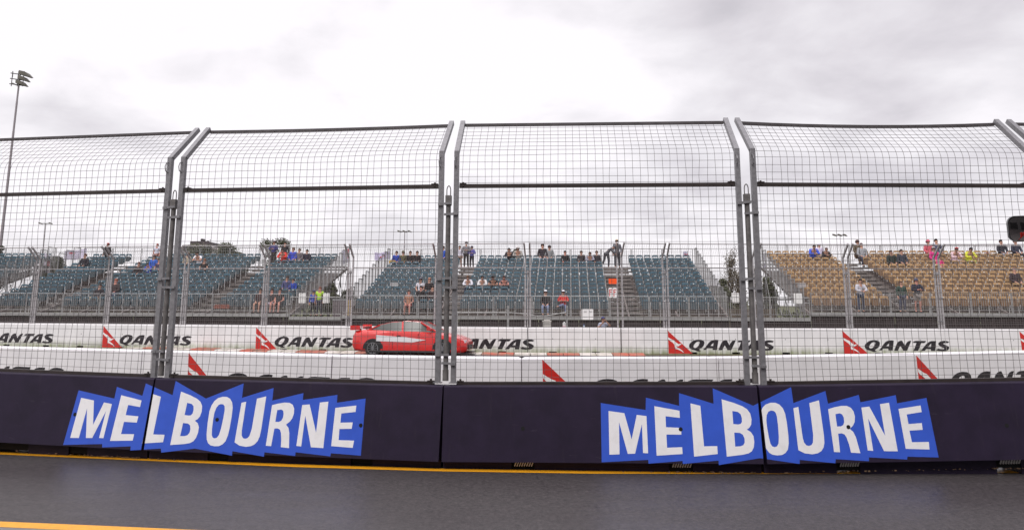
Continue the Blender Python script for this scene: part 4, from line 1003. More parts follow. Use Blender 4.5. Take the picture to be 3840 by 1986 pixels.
seated(B_, 374, 2, 'person in a dark jacket with beige trousers and legs stretched to the left', 'long', (48, 42, 46), 'trou', (170, 158, 138), kind='sit_stretch')
seated(B_, 392, 13, 'person in a black jacket and red cap standing between the leaning far posts', 'long', (40, 34, 36), 'trou', BLK, kind='stand', head='cap', headc=(170, 40, 44), sc_=.92)
seated(B_, 310, 10, 'person in a black jacket with a pale stripe at the left of the left stand', 'long', (44, 40, 48), 'trou', BLK, kind='sit', headc=(110, 70, 56), sc_=1.1)
D_ = ST_D
seated(D_, 3054, 12, 'person in a bright blue jacket seated at the top left of the tan stand', 'long', (62, 92, 205), 'trou', NAVY, kind='sit_lean', headc=(50, 40, 42), sc_=1.14)
seated(D_, 3080, 13, 'person in a white hood beside the bright blue jacket', 'long', (214, 206, 226), 'trou', (190, 186, 200), kind='sit', head='hood', headc=(224, 218, 232))
seated(D_, 3100, 12, 'person in black leaning on one arm right of the bright blue jacket', 'long', (44, 42, 48), 'trou', BLK, kind='sit_lean', headc=(130, 110, 112))
seated(D_, 3226, 13, 'person in a brown hood and olive coat on the tan stand top row', 'long', (100, 88, 72), 'trou', BROWN, kind='sit', head='hood', headc=(76, 54, 52), sc_=1.14)
seated(D_, 3240, 12, 'person in a grey hoodie and navy trousers beside the brown hood', 'long', (160, 162, 166), 'trou', (52, 54, 72), kind='sit', headc=(96, 70, 66), sc_=1.15)
seated(D_, 3350, 10, 'person in a dark green jacket seated in the middle of the tan stand', 'long', (38, 48, 44), 'trou', (60, 54, 60), kind='sit', headc=(90, 70, 62), sc_=1.1)
seated(D_, 3389, 10, 'person in a dark checked jacket beside the dark green one', 'long', (56, 60, 72), 'trou', (44, 44, 52), kind='sit', headc=(60, 44, 42), sc_=1.14)
seated(D_, 3223, 1, 'person in a clear white poncho standing at the front rail of the tan stand', 'long', (190, 188, 196), 'trou', (62, 70, 92), kind='stand_lean', head='hair', headc=(40, 30, 30), dy=-.9)
seated(D_, 3378, 1, 'person in a dark green top and jeans with both arms out on the front rail', 'long', (50, 70, 62), 'trou', (58, 62, 84), kind='stand', headc=(90, 64, 52), dy=-.8, sc_=.93)
seated(D_, 3436, 1, 'person in a black hooded jacket and grey shorts standing at the front rail', 'long', (38, 40, 56), 'shorts', (150, 142, 138), kind='stand_arms', head='hood', headc=(62, 66, 88), dy=-.7, skin_i=2)
seated(D_, 3512, 11, 'person in pink with a white cap seated behind the leaning far posts', 'long', (208, 50, 130), 'trou', (150, 130, 150), kind='sit', head='cap', headc=(214, 208, 206), sc_=1.1)
seated(D_, 3531, 10, 'small person in bright pink beside the white cap', 'long', (220, 60, 130), 'trou', (170, 170, 176), kind='sit', sc_=.8, headc=(60, 46, 46))
seated(D_, 3493, 13, 'person wrapped in a pink and white poncho at the top of the tan stand', 'long', (206, 96, 110), 'trou', (170, 120, 130), kind='sit', head='hood', headc=(190, 90, 108), sc_=1.14)
seated(D_, 3524, 13, 'person in a dark blue jacket behind the leaning far posts, top row', 'long', (76, 80, 112), 'trou', BLK, kind='sit', sc_=1.2, headc=(50, 40, 42))
seated(D_, 3586, 11, 'person in a white poncho over red sleeves with a red cap', 'long', (226, 196, 204), 'trou', (200, 190, 196), kind='sit_lean', head='cap', headc=(190, 60, 66), sc_=1.14)
seated(D_, 3640, 11, 'person in a bright yellow poncho with a dark cap', 'long', (212, 214, 60), 'trou', (196, 200, 90), kind='sit_lean', head='cap', headc=(60, 58, 64), sc_=1.14)
seated(D_, 3769, 13, 'person in a black jacket and grey jeans at the top of the right aisle', 'long', (44, 44, 54), 'trou', (120, 130, 146), kind='sit', headc=(44, 36, 38), sc_=1.15)
seated(D_, 3823, 13, 'person in a dark jacket and cap at the right edge of the top row', 'long', (50, 52, 70), 'trou', BLK, kind='sit', head='cap', headc=(90, 86, 92), sc_=1.15)
seated(D_, 3808, 5, 'person in a dark coat holding a pink bundle near the right edge', 'long', (60, 46, 50), 'trou', (60, 50, 56), kind='sit', headc=(120, 84, 70), sc_=1.1)
p_ = at_depth(1195, 1180, 42.6); p_ = Vector((p_.x, 42.65, 1.38))
person('steward in a yellow-green vest standing between the stands beside a white notice', 'stand', p_, 'short', (178, 216, 70), 'trou', (44, 44, 60), headc=(110, 70, 56), skin_i=2, sc_=.92)
p_ = at_depth(1172, 1180, 42.8); p_ = Vector((p_.x, 42.85, 1.38))
person('person in a blue jacket standing left of the yellow-green vest', 'stand', p_, 'long', (50, 74, 160), 'trou', BLK, head='cap', headc=(40, 50, 110), sc_=.80)
p_ = at_depth(2262, 1230, 35.5)
person('marshal in a blue cap and pale shirt taking a picture behind the far wall', 'photo', (p_.x, 35.5, -.02), 'short', (176, 182, 204), 'trou', (96, 110, 170), head='cap', headc=(36, 50, 130), sc_=.88, skin_i=1)

# ------------------------------------------------------------------ things around the stands
def board(name, label, cat, x0, y0, x1, y1, Y, m, group=None, strips=1, th=.012):
    a, c = at_depth(x0, y1, Y), at_depth(x1, y0, Y)
    t = thing(name, label, cat, (a.x, Y, a.z), 0, group); W_, H_ = c.x - a.x, c.z - a.z
    for k in range(strips):
        b = MB(); g = W_ / strips; r = .03
        pts = [(k * g + .006 + r, 0), ((k + 1) * g - .006 - r, 0), ((k + 1) * g - .006, r), ((k + 1) * g - .006, H_ - r), ((k + 1) * g - .006 - r, H_), (k * g + .006 + r, H_), (k * g + .006, H_ - r), (k * g + .006, r)]
        b.extr(pts, 0, th); b.build('panel', m, t)
    return t, W_, H_
m_sign = mat('sign_white', (.82, .81, .80), .5); m_or = mat('orange_board', (.95, .10, .012), .5); m_sr = mat('sign_red', (.55, .03, .03), .5); m_sk = mat('sign_black', (.03, .03, .035), .5)
ffY = 33.75
t, W_, H_ = board('sign', 'white board with two red letters FF hung on the far fence', 'sign', 2282, 1078, 2313, 1115, ffY, m_sign, strips=2)
for k in (0, 1):
    b = MB(); x = .035 + k * W_ / 2; b.box(x, x + .035, -.006, -.002, .05, H_ - .07); b.box(x + .035, x + .125, -.006, -.002, H_ - .105, H_ - .07); b.box(x + .035, x + .10, -.006, -.002, H_ * .52, H_ * .52 + .035); b.build('letter', m_sr, t.children[k])
board('sign', 'bright orange board hung on the far fence above the FF board', 'sign', 2282, 1043, 2313, 1064, ffY, m_or, strips=1)
t, W_, H_ = board('sign', 'white rounded notice board with faint writing on the far fence left of the marshal', 'sign', 2181, 1157, 2225, 1198, 34.0, m_sign)
for x in (.08, W_ / 2 + .05):
    b = MB(); b.box(x, x + W_ * .32, -.005, -.001, H_ * .24, H_ * .24 + .018)
    for q in range(4): b.beam((x + .02 + q * .035, -.003, H_ * .66), (x + .045 + q * .035, -.003, H_ * .66 + (.05 if q % 2 else .07)), .010)
    b.build('writing', m_sk, t.children[0])
NG = 'white notices on the railings'
board('notice', 'pair of white sheets on the rail left of the yellow-green vest', 'notice', 1119, 1098, 1147, 1136, 42.0, m_sign, NG, 2)
board('notice', 'pair of white sheets on the rail right of the yellow-green vest', 'notice', 1210, 1098, 1237, 1136, 41.6, m_sign, NG, 2)
board('notice', 'plain white sheet on the rail before the bare poplar', 'notice', 2744, 1097, 2772, 1135, 40.5, m_sign, NG, 1)
board('notice', 'three white sheets side by side at the left foot of the tan stand', 'notice', 2978, 1099, 3007, 1138, 39.6, m_sign, NG, 3)
board('notice', 'pale placard lying over the teal seats left of the white T-shirt', 'notice', 1462, 1059, 1494, 1072, 45.2, mat('placard', (.45, .45, .46), .6), NG, 1)
board('notice', 'grey placard over the lower tan seats left of the aisle', 'notice', 2991, 1060, 3022, 1077, 42.8, mat('placard2', (.40, .38, .38), .6), NG, 1)
def bag(label, x, y, Y, m, W_=.42, H_=.2):
    q = at_depth(x, y, Y); t = thing('bag', label, 'bag', q)
    b = MB(); b.extr([(-W_ / 2, 0), (W_ / 2, 0), (W_ * .52, H_ * .6), (W_ * .40, H_), (-W_ * .40, H_), (-W_ * .52, H_ * .6)], -.1, .1); b.build('pouch', m, t)
    b = MB(); b.path([Vector((-W_ * .2, 0, H_)), Vector((-W_ * .15, 0, H_ + .08)), Vector((W_ * .15, 0, H_ + .08)), Vector((W_ * .2, 0, H_))], .02, n=5); b.build('handle', m_black, t)
bag('yellow bag lying at the left end of the upper seats of the middle stand', 1472, 987, 50.5, mat('bag_yellow', (.62, .36, .04), .6))
bag('small orange box bag at the foot of the left stand stairs', 832, 1156, 42.6, mat('bag_orange', (.26, .07, .04), .6), .8, .22)
# bin, with lid
p_ = at_depth(2035, 1232, 35.6); t = thing('litter_bin', 'pale grey litter bin with a lid standing behind the far wall', 'bin', (p_.x + .19, 35.6, 0))
b = MB(); 
for (z0, w0, z1, w1) in ((0, .15, 1.30, .18),):
    vs = [(sx * w0, sy * w0, z0) for sx, sy in ((-1, -1), (1, -1), (1, 1), (-1, 1))] + [(sx * w1, sy * w1, z1) for sx, sy in ((-1, -1), (1, -1), (1, 1), (-1, 1))]
    b.add(vs, [(0, 1, 5, 4), (1, 2, 6, 5), (2, 3, 7, 6), (3, 0, 4, 7), (3, 2, 1, 0), (4, 5, 6, 7)])
b.build('body', mat('bin_grey', (.46, .44, .41), .6, var=.1), t)
b = MB(); b.box(-.195, .195, -.195, .195, 1.30, 1.345); b.beam((-.13, 0, 1.36), (.13, 0, 1.36), .36, .035, n=8); b.build('lid', mat('bin_lid', (.60, .57, .53), .5), t)
b = MB(); b.add([(.05 * cos(k * pi / 5), -.179, .93 + .05 * sin(k * pi / 5)) for k in range(10)], [tuple(range(10))]); b.build('badge', mat('badge_blue', (.04, .10, .35), .5), t)
p_ = at_depth(2112, 1232, 35.2); t = thing('canister', 'white canister with a pale pink label hanging behind the far wall', 'canister', (p_.x + .05, 35.2, .86))
b = MB(); b.beam((0, 0, 0), (0, 0, .40), .145, n=12); b.beam((0, 0, .40), (0, 0, .45), .06, n=10); b.build('body', m_sign, t)
b = MB(); b.beam((0, 0, .10), (0, 0, .28), .150, n=12); b.build('band', mat('pinkish', (.62, .42, .46), .5), t)
p_ = at_depth(2190, 1232, 34.9); t = thing('bottle', 'clear blue-capped bottle standing behind the far wall under the notice board', 'bottle', (p_.x, 34.9, 1.02))
b = MB(); b.beam((0, 0, 0), (0, 0, .14), .07, n=10); b.build('body', mat('bottle_plastic', (.50, .58, .66), .2), t)
b = MB(); b.beam((0, 0, .14), (0, 0, .20), .03, n=8); b.build('bottle_cap', mat('badge_blue', (.04, .10, .35), .5), t)
# marshal railing between wall and stand
t = thing('railing', 'grey handrail with thin posts behind the far wall, left and right of the bin', 'railing', (0, 0, 0))
pr = []
for x, y in ((1712, 1170), (1905, 1170), (1978, 1178), (2012, 1184), (2050, 1183), (2124, 1170)): q = at_depth(x, y, 37.2); pr.append(q)
b = MB(); b.path(pr, .05, n=6); b.build('handrail', m_guard, t)
for x in (1714, 1905, 2125): q = at_depth(x, 1145 if x > 1800 else 1170, 37.2); b = MB(); b.beam((q.x, 37.2, 0), q, .09, .09); b.build('post', m_guard, t)
# dirt-coloured bits in the gaps between the stands
t = thing('storage_container', 'low mauve-grey container between the two teal stands', 'container', (at_depth(1247, 1180, 46).x, 46, 0))
m_cont = mat('container_paint', (.23, .19, .20), .6, var=.15)
b = MB(); b.box(0, 1.45, 0, 2.2, .1, 2.25); b.build('body', m_cont, t)
b = MB()
for k in range(9): b.box(.05 + k * .155, .12 + k * .155, -.03, -.001, .15, 2.2)
b.build('ribs', mat('container_rib', (.17, .14, .15), .6), t)
b = MB(); b.box(-.03, 1.48, -.04, 2.23, 2.25, 2.33); b.build('roof', mat('container_roof', (.33, .33, .34), .5), t)
t = thing('bollard_sleeve', 'yellow and black post guard between the two teal stands', 'post guard', (at_depth(1309, 1170, 40.5).x, 40.5, 1.1))
b = MB(); b.beam((0, 0, .35), (0, 0, 1.15), .13, n=10); b.build('yellow_sleeve', mat('sleeve_y', (.55, .36, .07), .5), t)
b = MB(); b.beam((0, 0, -1.1), (0, 0, .35), .115, n=10); b.beam((0, 0, 1.15), (0, 0, 1.25), .135, n=10); b.build('black_post', m_black, t)
t = thing('site_fence', 'brown slatted fence in the gap between the middle and right stands', 'fence', (at_depth(2690, 1180, 47).x, 47, 0))
b = MB()
for k in range(34): b.box(k * .105, k * .105 + .09, 0, .02, .05, 1.85 + .02 * sin(k * 2.1))
b.build('slats', mat('slat_brown', (.14, .11, .085), .85, var=.35, scale=3), t)
b = MB(); b.box(0, 3.57, .02, .06, .4, .5); b.box(0, 3.57, .02, .06, 1.5, 1.6); b.build('rails', m_scaf, t)
t = thing('ladder', 'pale metal ladder standing in the gap beside the third near pole', 'ladder', (at_depth(2807, 1160, 44).x, 44, 0))
b = MB(); b.beam((-.2, 0, 0), (-.2, 0, 3.1), .05); b.beam((.2, 0, 0), (.2, 0, 3.1), .05); b.build('rails', m_guard, t)
b = MB()
for k in range(11): b.beam((-.2, 0, .3 + k * .27), (.2, 0, .3 + k * .27), .035)
b.build('rungs', m_guard, t)

# ------------------------------------------------------------------ flags
def flag(label, x0, y0, x1, y1, Y, mainc, redpos=None, droop=0., pole=True, seed=1):
    rng = random.Random(seed); a, c = at_depth(x0, y1, Y), at_depth(x1, y0, Y); W_, H_ = c.x - a.x, c.z - a.z
    t = thing('flag', label, 'flag', (a.x, Y, a.z))
    b = MB(); nu, nv = 14, 8; ph = rng.uniform(0, 6)
    def P(i, j):
        u, v = i / nu, j / nv; return (W_ * u, .10 * sin(ph + u * 7 + v * 2) * (.3 + u), H_ * v - droop * H_ * u * u + .03 * sin(u * 9 + ph))
    vs = [P(i, j) for j in range(nv + 1) for i in range(nu + 1)]
    fs, ms = [], []
    for j in range(nv):
        for i in range(nu):
            k = j * (nu + 1) + i; b.add([vs[k], vs[k + 1], vs[k + nu + 2], vs[k + nu + 1]], [(0, 1, 2, 3)], 1 if redpos and redpos(i / nu, j / nv) else 0)
    cl_ = b.build('cloth', [cloth(mainc), cloth((200, 40, 60))], t, smooth=True, fix=False)
    bm = bmesh.new(); bm.from_mesh(cl_.data); bmesh.ops.remove_doubles(bm, verts=bm.verts, dist=.0005); bm.to_mesh(cl_.data); bm.free()
    if pole:
        q = MB(); q.beam((-.02 if pole == 1 else W_ + .02, .02, -1.6), (-.02 if pole == 1 else W_ + .02, .02, H_ + .05), .035, n=6); q.build('pole', m_guard, t)
    return t
flag('white drooping flag with a red corner left of the left stand', 160, 948, 190, 1012, 54, (214, 206, 222), lambda u, v: u > .55 and v > .35 and v < .8, .3, 2, 1)
flag('pale lilac banner with red writing blowing behind the left stand', 240, 940, 322, 975, 60, (204, 196, 216), lambda u, v: .2 < u < .5 and .5 < v < .7, -.25, 1, 2)
flag('white flag with a red tip at the right end of the left stand', 1281, 940, 1309, 990, 53.2, (206, 204, 226), lambda u, v: u > .75 and v > .2, -.2, 1, 3)
flag('pale purple flag with a pink mark behind the left end of the middle stand', 1404, 948, 1462, 976, 56, (206, 196, 228), lambda u, v: .3 < u < .7 and .25 < v < .4, -.25, 2, 4)
flag('small white and red flag at the right end of the middle stand', 2561, 943, 2577, 962, 52.3, (206, 204, 222), lambda u, v: v < .45 and u > .4, -.1, 2, 5)
flag('white narrow flag at the left end of the tan stand, upper one', 2857, 952, 2867, 976, 51, (216, 214, 232), None, 0, 2, 6)
flag('white narrow flag at the left end of the tan stand, lower one', 2860, 986, 2869, 1010, 51, (216, 214, 232), None, 0, 2, 7)
flag('pale pointed flag behind the white hood on the tan stand', 3068, 925, 3088, 956, 52.5, (206, 204, 214), None, .3, 2, 8)
flag('white and purple drooping flag near the top right of the tan stand', 3696, 938, 3714, 988, 51.2, (224, 216, 236), lambda u, v: .3 < u < .55 and .3 < v < .8, .15, 2, 9)

# ------------------------------------------------------------------ light masts
def mast(label, x, ytop, Y, heads, arm_w, group='tall light masts', r=.30, sloped=False):
    q = at_depth(x, ytop, Y); t = thing('light_mast', label, 'light mast', (q.x, Y, 0), 0, group)
    b = MB(); K = 8; Hh = q.z
    for k in range(K):
        z0, z1 = Hh * k / K, Hh * (k + 1) / K; w0 = r * (1 - .55 * k / K)
        b.beam((0, 0, z0), (0, 0, z1), w0, n=10, cap=False)
    b.build('pole', mat('mast_steel', (.30, .27, .29), .5, .3), t)
    b = MB()
    if sloped:
        for dz in (-.25, -.95, -1.65): b.beam((-1.0, -.3, Hh + dz), (.9, .3, Hh + dz - .15), .10)
        for xx in (-.95, -.2, .5): b.beam((xx, 0, Hh - 1.9), (xx, 0, Hh + .1), .07)
        b.beam((-.9, 0, Hh - .1), (-.9, 0, Hh - .7), .05)
    else: b.beam((-arm_w / 2, 0, Hh), (arm_w / 2, 0, Hh), .12)
    b.build('crossbar', mat('mast_dark', (.10, .095, .10), .6), t)
    m_h = mat('lamp_housing', (.115, .105, .088), .55, var=.15)
    for dx, dz, sx in heads:
        b = MB(); s = sx
        vs = [(0, -.35 * s, 0), (0, .35 * s, 0), (0, .35 * s, .42 * s), (0, -.35 * s, .42 * s), (1.0 * s, -.5 * s, -.30 * s), (1.0 * s, .5 * s, -.30 * s), (.75 * s, .5 * s, .22 * s), (.75 * s, -.5 * s, .22 * s), (1.55 * s, 0, -.42 * s)]
        b.add([(x_ + dx, y_, z_ + Hh + dz) for x_, y_, z_ in vs], [(0, 1, 2, 3), (0, 4, 5, 1), (3, 2, 6, 7), (0, 3, 7, 4), (1, 5, 6, 2), (4, 8, 5), (5, 8, 6), (6, 8, 7), (7, 8, 4)])
        b.build('floodlight', m_h, t)
    return t
mast('tall tapering light mast at the left edge, its three-tier floodlights against the sky', 76, 270, 95, [(.05, -.35, 1.12), (-.05, -.95, 1.0), (-.25, -1.55, 1.0), (-.9, -1.6, .4)], 2, r=.40, sloped=True)
flat_heads = lambda n, w: [(-w / 2 + w * k / (n - 1) - .3, .02, .42) for k in range(n)]
mast('small distant light mast at the left, right of the tall one', 172, 838, 120, flat_heads(2, 1.6), 2.0, r=.24)
mast('distant light mast with three flat lamps behind the left end of the middle stand', 1518, 868, 110, flat_heads(3, 1.5), 1.7, r=.24)
mast('distant light mast with three flat lamps behind the tan stand', 3150, 882, 110, flat_heads(3, 1.5), 1.7, r=.14)

# ------------------------------------------------------------------ building far off
q0 = at_depth(662, 1100, 140); t = thing('apartment_block', 'pale low building with a dark flat-topped upper storey behind the left stand', 'building', (q0.x, 140, 0))
X = lambda x: at_depth(x, 1000, 140).x - q0.x
Z = lambda y: at_depth(740, y, 140).z
mw_ = mat('pale_render', (.36, .34, .34), .8, var=.1, scale=.6); md_ = mat('dark_cladding', (.075, .062, .066), .7, var=.15, scale=1.2)
b = MB(); b.box(X(664), X(830), 0, 12, 0, Z(934)); b.box(X(676), X(790), 1, 11, Z(934), Z(921)); b.build('wall', mw_, t)
b = MB(); b.extr([(X(660), Z(934)), (X(690), Z(918)), (X(772), Z(917)), (X(812), Z(934))], -.3, 12.2); b.build('roof', mat('pale_roof', (.30, .27, .265), .8, var=.12, scale=2), t)
b = MB(); b.extr([(X(689), Z(917)), (X(776), Z(917)), (X(776), Z(906)), (X(758), Z(902)), (X(742), Z(900)), (X(689), Z(901))], 2, 10); b.build('upper_storey', md_, t)
b = MB(); b.box(X(712), X(721), 4, 5.2, Z(901), Z(892)); b.extr([(X(710), Z(892)), (X(723), Z(892)), (X(716.5), Z(887))], 3.9, 5.3); b.box(X(736), X(740), 4, 4.8, Z(900), Z(895)); b.build('chimney', md_, t)
for k in range(7):
    f_ = MB(); x = X(690 + k * 15); f_.box(x, x + .55, .98 - 1.3, 1.0 - 1.29, Z(932), Z(924)); f_.build('window', mat('window_dark', (.06, .07, .085), .2), t)
b = MB(); b.beam((X(733), 6, Z(900)), (X(733), 6, Z(887)), .05); b.beam((X(730), 6, Z(889)), (X(736), 6, Z(889)), .04); b.build('antenna', md_, t)

# ------------------------------------------------------------------ trees
def leaf_mat(name, c, c2): return mat(name, c, .75, col2=c2, scale=.9, lo=.35, hi=.7)
LG = leaf_mat('olive_foliage', (.040, .046, .020), (.085, .090, .042)); LD = leaf_mat('dark_foliage', (.060, .070, .038), (.15, .155, .088)); LB = leaf_mat('brown_foliage', (.075, .055, .028), (.15, .115, .06))
m_bark = mat('bark', (.085, .068, .055), .9, var=.3, scale=8)
def tree(label, x, ybase, ytop, Y, wpx, kind, seed, group=None):
    rng = random.Random(seed); q = at_depth(x, ytop, Y); Hh = q.z; W_ = wpx / F * Y
    t = thing({'gum': 'gum_tree', 'dome': 'round_tree', 'poplar': 'poplar_tree', 'palm': 'palm_tree', 'bush': 'leafy_tree'}[kind], label, 'tree', (q.x, Y, 0), rng.uniform(-.5, .5), group)
    tb, lb = MB(), MB()
    def leaf(p, s):
        a = Vector((rng.gauss(0, 1), rng.gauss(0, 1), rng.gauss(0, .7))).normalized() * s; c = Vector((rng.gauss(0, 1), rng.gauss(0, 1), rng.gauss(0, 1))).cross(a).normalized() * s * .6
        lb.add([p - a * .5, p + c * .5, p + a * .5, p - c * .5], [(0, 1, 2, 3)])
    def limb(a, c, w0, w1, n=4):
        a, c = Vector(a), Vector(c); pr = a
        for k in range(1, n + 1):
            p = a.lerp(c, k / n) + Vector((rng.gauss(0, .03), rng.gauss(0, .03), 0)) * (c - a).length
            tb.beam(pr, p, w0 + (w1 - w0) * (k - .5) / n, n=6, cap=False); pr = p
        return pr
    if kind == 'poplar':
        limb((0, 0, 0), (0, 0, Hh * .8), .28, .08, 7)
        for k in range(64):
            z = Hh * (.18 + .62 * rng.random()); an = rng.uniform(0, 2 * pi); r_ = W_ / 2 * rng.uniform(.35, 1) * (1 - max(0, z / Hh - .35) * .9)
            e_ = Vector((cos(an) * r_, sin(an) * r_, min(Hh * rng.uniform(.93, 1.0), z + Hh * rng.uniform(.14, .30)))); s0 = Vector((0, 0, z - .1))
            limb(s0, e_, .05, .018, 4)
            for j in range(22):
                p = s0.lerp(e_, rng.uniform(.25, 1)) + Vector((rng.gauss(0, .16), rng.gauss(0, .16), rng.gauss(0, .2))); leaf(p, .14)
    elif kind == 'palm':
        limb((0, 0, 0), (0, 0, Hh - 1.2), .32, .22, 5); c0 = Vector((0, 0, Hh - 1.2))
        for k in range(26):
            an = rng.uniform(0, 2 * pi); el = rng.uniform(-.1, 1.3); ln = W_ / 2 * rng.uniform(.8, 1.1); pr = c0
            for j in range(1, 9):
                u = j / 8; p = c0 + Vector((cos(an) * cos(el) * ln * u, sin(an) * cos(el) * ln * u, sin(el) * ln * u * 1.1 - ln * .45 * u * u))
                tb.beam(pr, p, .03, n=3, cap=False)
                for s in (-1, 1):
                    sd = Vector((-sin(an), cos(an), -.5)) * s * .28 * (1.1 - u * .6); f = (p - pr) * .5
                    lb.add([pr, p, p + sd + f], [(0, 1, 2)])
                pr = p
    else:
        limb((0, 0, 0), (0, 0, Hh * .5), .35, .2, 4); cl_ = []
        nC = {'gum': 17, 'dome': 44, 'bush': 30}[kind]
        for k in range(nC):
            an = rng.uniform(0, 2 * pi); v = rng.random()
            if kind == 'gum': r_ = W_ / 2 * sqrt(rng.random()) * .92; z = Hh * (.60 + .36 * v) if k > 4 else Hh * .95; cr = Hh * rng.uniform(.045, .085)
            else:
                ph = math.acos(rng.uniform(-.1, 1)); cr = W_ * rng.uniform(.13, .22); q_ = rng.uniform(.75, 1); r_ = (W_ / 2 - cr * .6) * sin(ph) * q_; z = Hh * .45 + (Hh * .55 - cr) * cos(ph) * q_
                if k < 3: z = Hh - cr; r_ = W_ * .1 * k
            c = Vector((cos(an) * r_, sin(an) * r_, z)); cl_.append((c, cr))
            limb((0, 0, Hh * rng.uniform(.25, .5)), c, .13, .04, 3)
            for j in range(230 if kind != 'gum' else 150):
                d = Vector((rng.gauss(0, 1), rng.gauss(0, 1), rng.gauss(0, .75))).normalized() * cr * rng.random() ** .45 * 1.15
                leaf(c + d, .26 if kind != 'gum' else .20)
    tb.build('trunk', m_bark, t, fix=False); lb.build('crown', {'gum': LG, 'dome': LD, 'poplar': LB, 'palm': LG, 'bush': LG}[kind], t, fix=False)
    return t
tree('rounded dark tree behind the left stand, left one of the pair', 764, 1100, 913, 92, 185, 'dome', 11)
tree('rounded dark tree behind the left stand, right one of the pair', 856, 1100, 909, 92, 165, 'dome', 12)
tree('tall gum tree with open clumps above the red and purple jackets', 1036, 1100, 897, 88, 155, 'gum', 13)
tree('low green tree between the left stand and the far left flags', 218, 1100, 962, 75, 90, 'bush', 14)
tree('green tree cut by the left edge of the view', 2, 1100, 922, 85, 50, 'bush', 15)
tree('low olive tree behind the drooping flag at the left', 178, 1100, 985, 70, 80, 'bush', 16)
tree('bare autumn poplar with thin brown leaves in the gap between stands', 2738, 1100, 934, 70, 84, 'poplar', 17)
tree('smaller bare poplar close to the third near pole', 2768, 1100, 1012, 66, 52, 'poplar', 27)
tree('dark bushy tree at the foot of the bare poplar', 2712, 1200, 1048, 66, 55, 'dome', 18)
tree('low green tree right of the middle stand', 2678, 1200, 1072, 72, 60, 'bush', 19)
tree('brownish tree seen between the third near pole and its post', 2836, 1200, 985, 62, 36, 'poplar', 20)
tree('dark tree under the scaffolding of the tan stand', 2880, 1200, 1040, 64, 60, 'dome', 21)
tree('palm tree above the top rail of the tan stand', 3392, 1100, 922, 70, 60, 'palm', 22)
tree('palm tree just behind the second near post', 1664, 1100, 938, 75, 60, 'palm', 23)
tree('olive tree crown behind the hunched pair on the top row', 1940, 1100, 937, 80, 62, 'bush', 24)
tree('dark tree in the gap between the two teal stands', 1235, 1200, 1052, 66, 70, 'dome', 25)
tree('low dark tree under the right end scaffold of the left stand', 1300, 1200, 1085, 80, 90, 'bush', 26)
# low distant tree belt so that the gaps end in foliage, not in bare ground
rng = random.Random(77); b = MB()
for k in range(5200):
    x = rng.uniform(-130, 130); Hh = 2.6 + 1.2 * sin(x * .11) + .8 * sin(x * .37 + 1); z = rng.random() ** .8 * Hh; p = Vector((x, 118 + rng.uniform(-4, 4), z))
    a = Vector((rng.gauss(0, 1), rng.gauss(0, 1), rng.gauss(0, 1))).normalized() * .9; c = Vector((rng.gauss(0, 1), rng.gauss(0, 1), rng.gauss(0, 1))).cross(a).normalized() * .6
    b.add([p - a * .5, p + c * .5, p + a * .5, p - c * .5], [(0, 1, 2, 3)])
tag(b.build('tree_belt', LD, fix=False), 'low belt of trees far behind the grandstands', 'trees', kind='stuff')

# ------------------------------------------------------------------ racing car, at rest on the track
CM = mat('car_red', (.60, .018, .016), .22, var=.03, scale=3); CM.node_tree.nodes['Principled BSDF'].inputs['Coat Weight'].default_value = .6
CW = mat('car_white', (.74, .72, .73), .25); CG = mat('car_glass', (.085, .09, .085), .28, spec=.35); CT = mat('tyre', (.02, .02, .02), .8); CRim = mat('rim', (.34, .34, .35), .3, .8); CB = mat('car_black', (.02, .02, .022), .4)
d3 = (W3[9] - W3[7]).normalized()
pc = at_depth(1552, 1290, 32.6)
car = thing('racing_car', 'red racing saloon with a rear wing and white side passing along the far wall', 'car', (pc.x, 32.4, 0), math.atan2(d3.y, d3.x))
def loft(secs, mats_, name, parent, mi=None, smooth=True):
    b = MB(); n = len(secs[0])
    for i in range(len(secs) - 1):
        vs = secs[i] + secs[i + 1]
        b.add(vs, [(j, (j + 1) % n, (j + 1) % n + n, j + n) for j in range(n)], 0)
    b.add(secs[0], [tuple(range(n))]); b.add(secs[-1], [tuple(range(n))[::-1]])
    o = b.build(name, mats_, parent)
    bm = bmesh.new(); bm.from_mesh(o.data); bmesh.ops.remove_doubles(bm, verts=bm.verts, dist=.0008); bmesh.ops.recalc_face_normals(bm, faces=bm.faces); bm.to_mesh(o.data); bm.free()
    if smooth: o.data.polygons.foreach_set('use_smooth', [True] * len(o.data.polygons)); o.data.update(); mo = o.modifiers.new('b', 'EDGE_SPLIT'); mo.split_angle = radians(40)
    return o
def bsec(x, hw, zb, zs, zt, tw):
    return [(x, -hw * .92, zb), (x, -hw, zb + .08), (x, -hw, zs - .12), (x, -hw * .96, zs), (x, -tw, zt), (x, tw, zt), (x, hw * .96, zs), (x, hw, zs - .12), (x, hw, zb + .08), (x, hw * .92, zb)]
secs = []
for x, hw, zb, zs, zt, tw in ((-2.32, .78, .36, .72, .86, .60), (-2.22, .86, .22, .86, .99, .70), (-1.9, .90, .18, .92, 1.03, .74), (-1.3, .93, .16, .95, 1.02, .78), (-.6, .92, .16, .95, .99, .80), (.4, .92, .16, .93, .97, .80), (1.0, .92, .16, .90, .95, .76),
                              (1.55, .92, .16, .82, .87, .70), (1.95, .90, .16, .74, .79, .64), (2.22, .84, .18, .64, .70, .56), (2.36, .70, .24, .52, .58, .44)): secs.append(bsec(x, hw, zb, zs, zt, tw))
loft(secs, CM, 'body', car)
gs = []
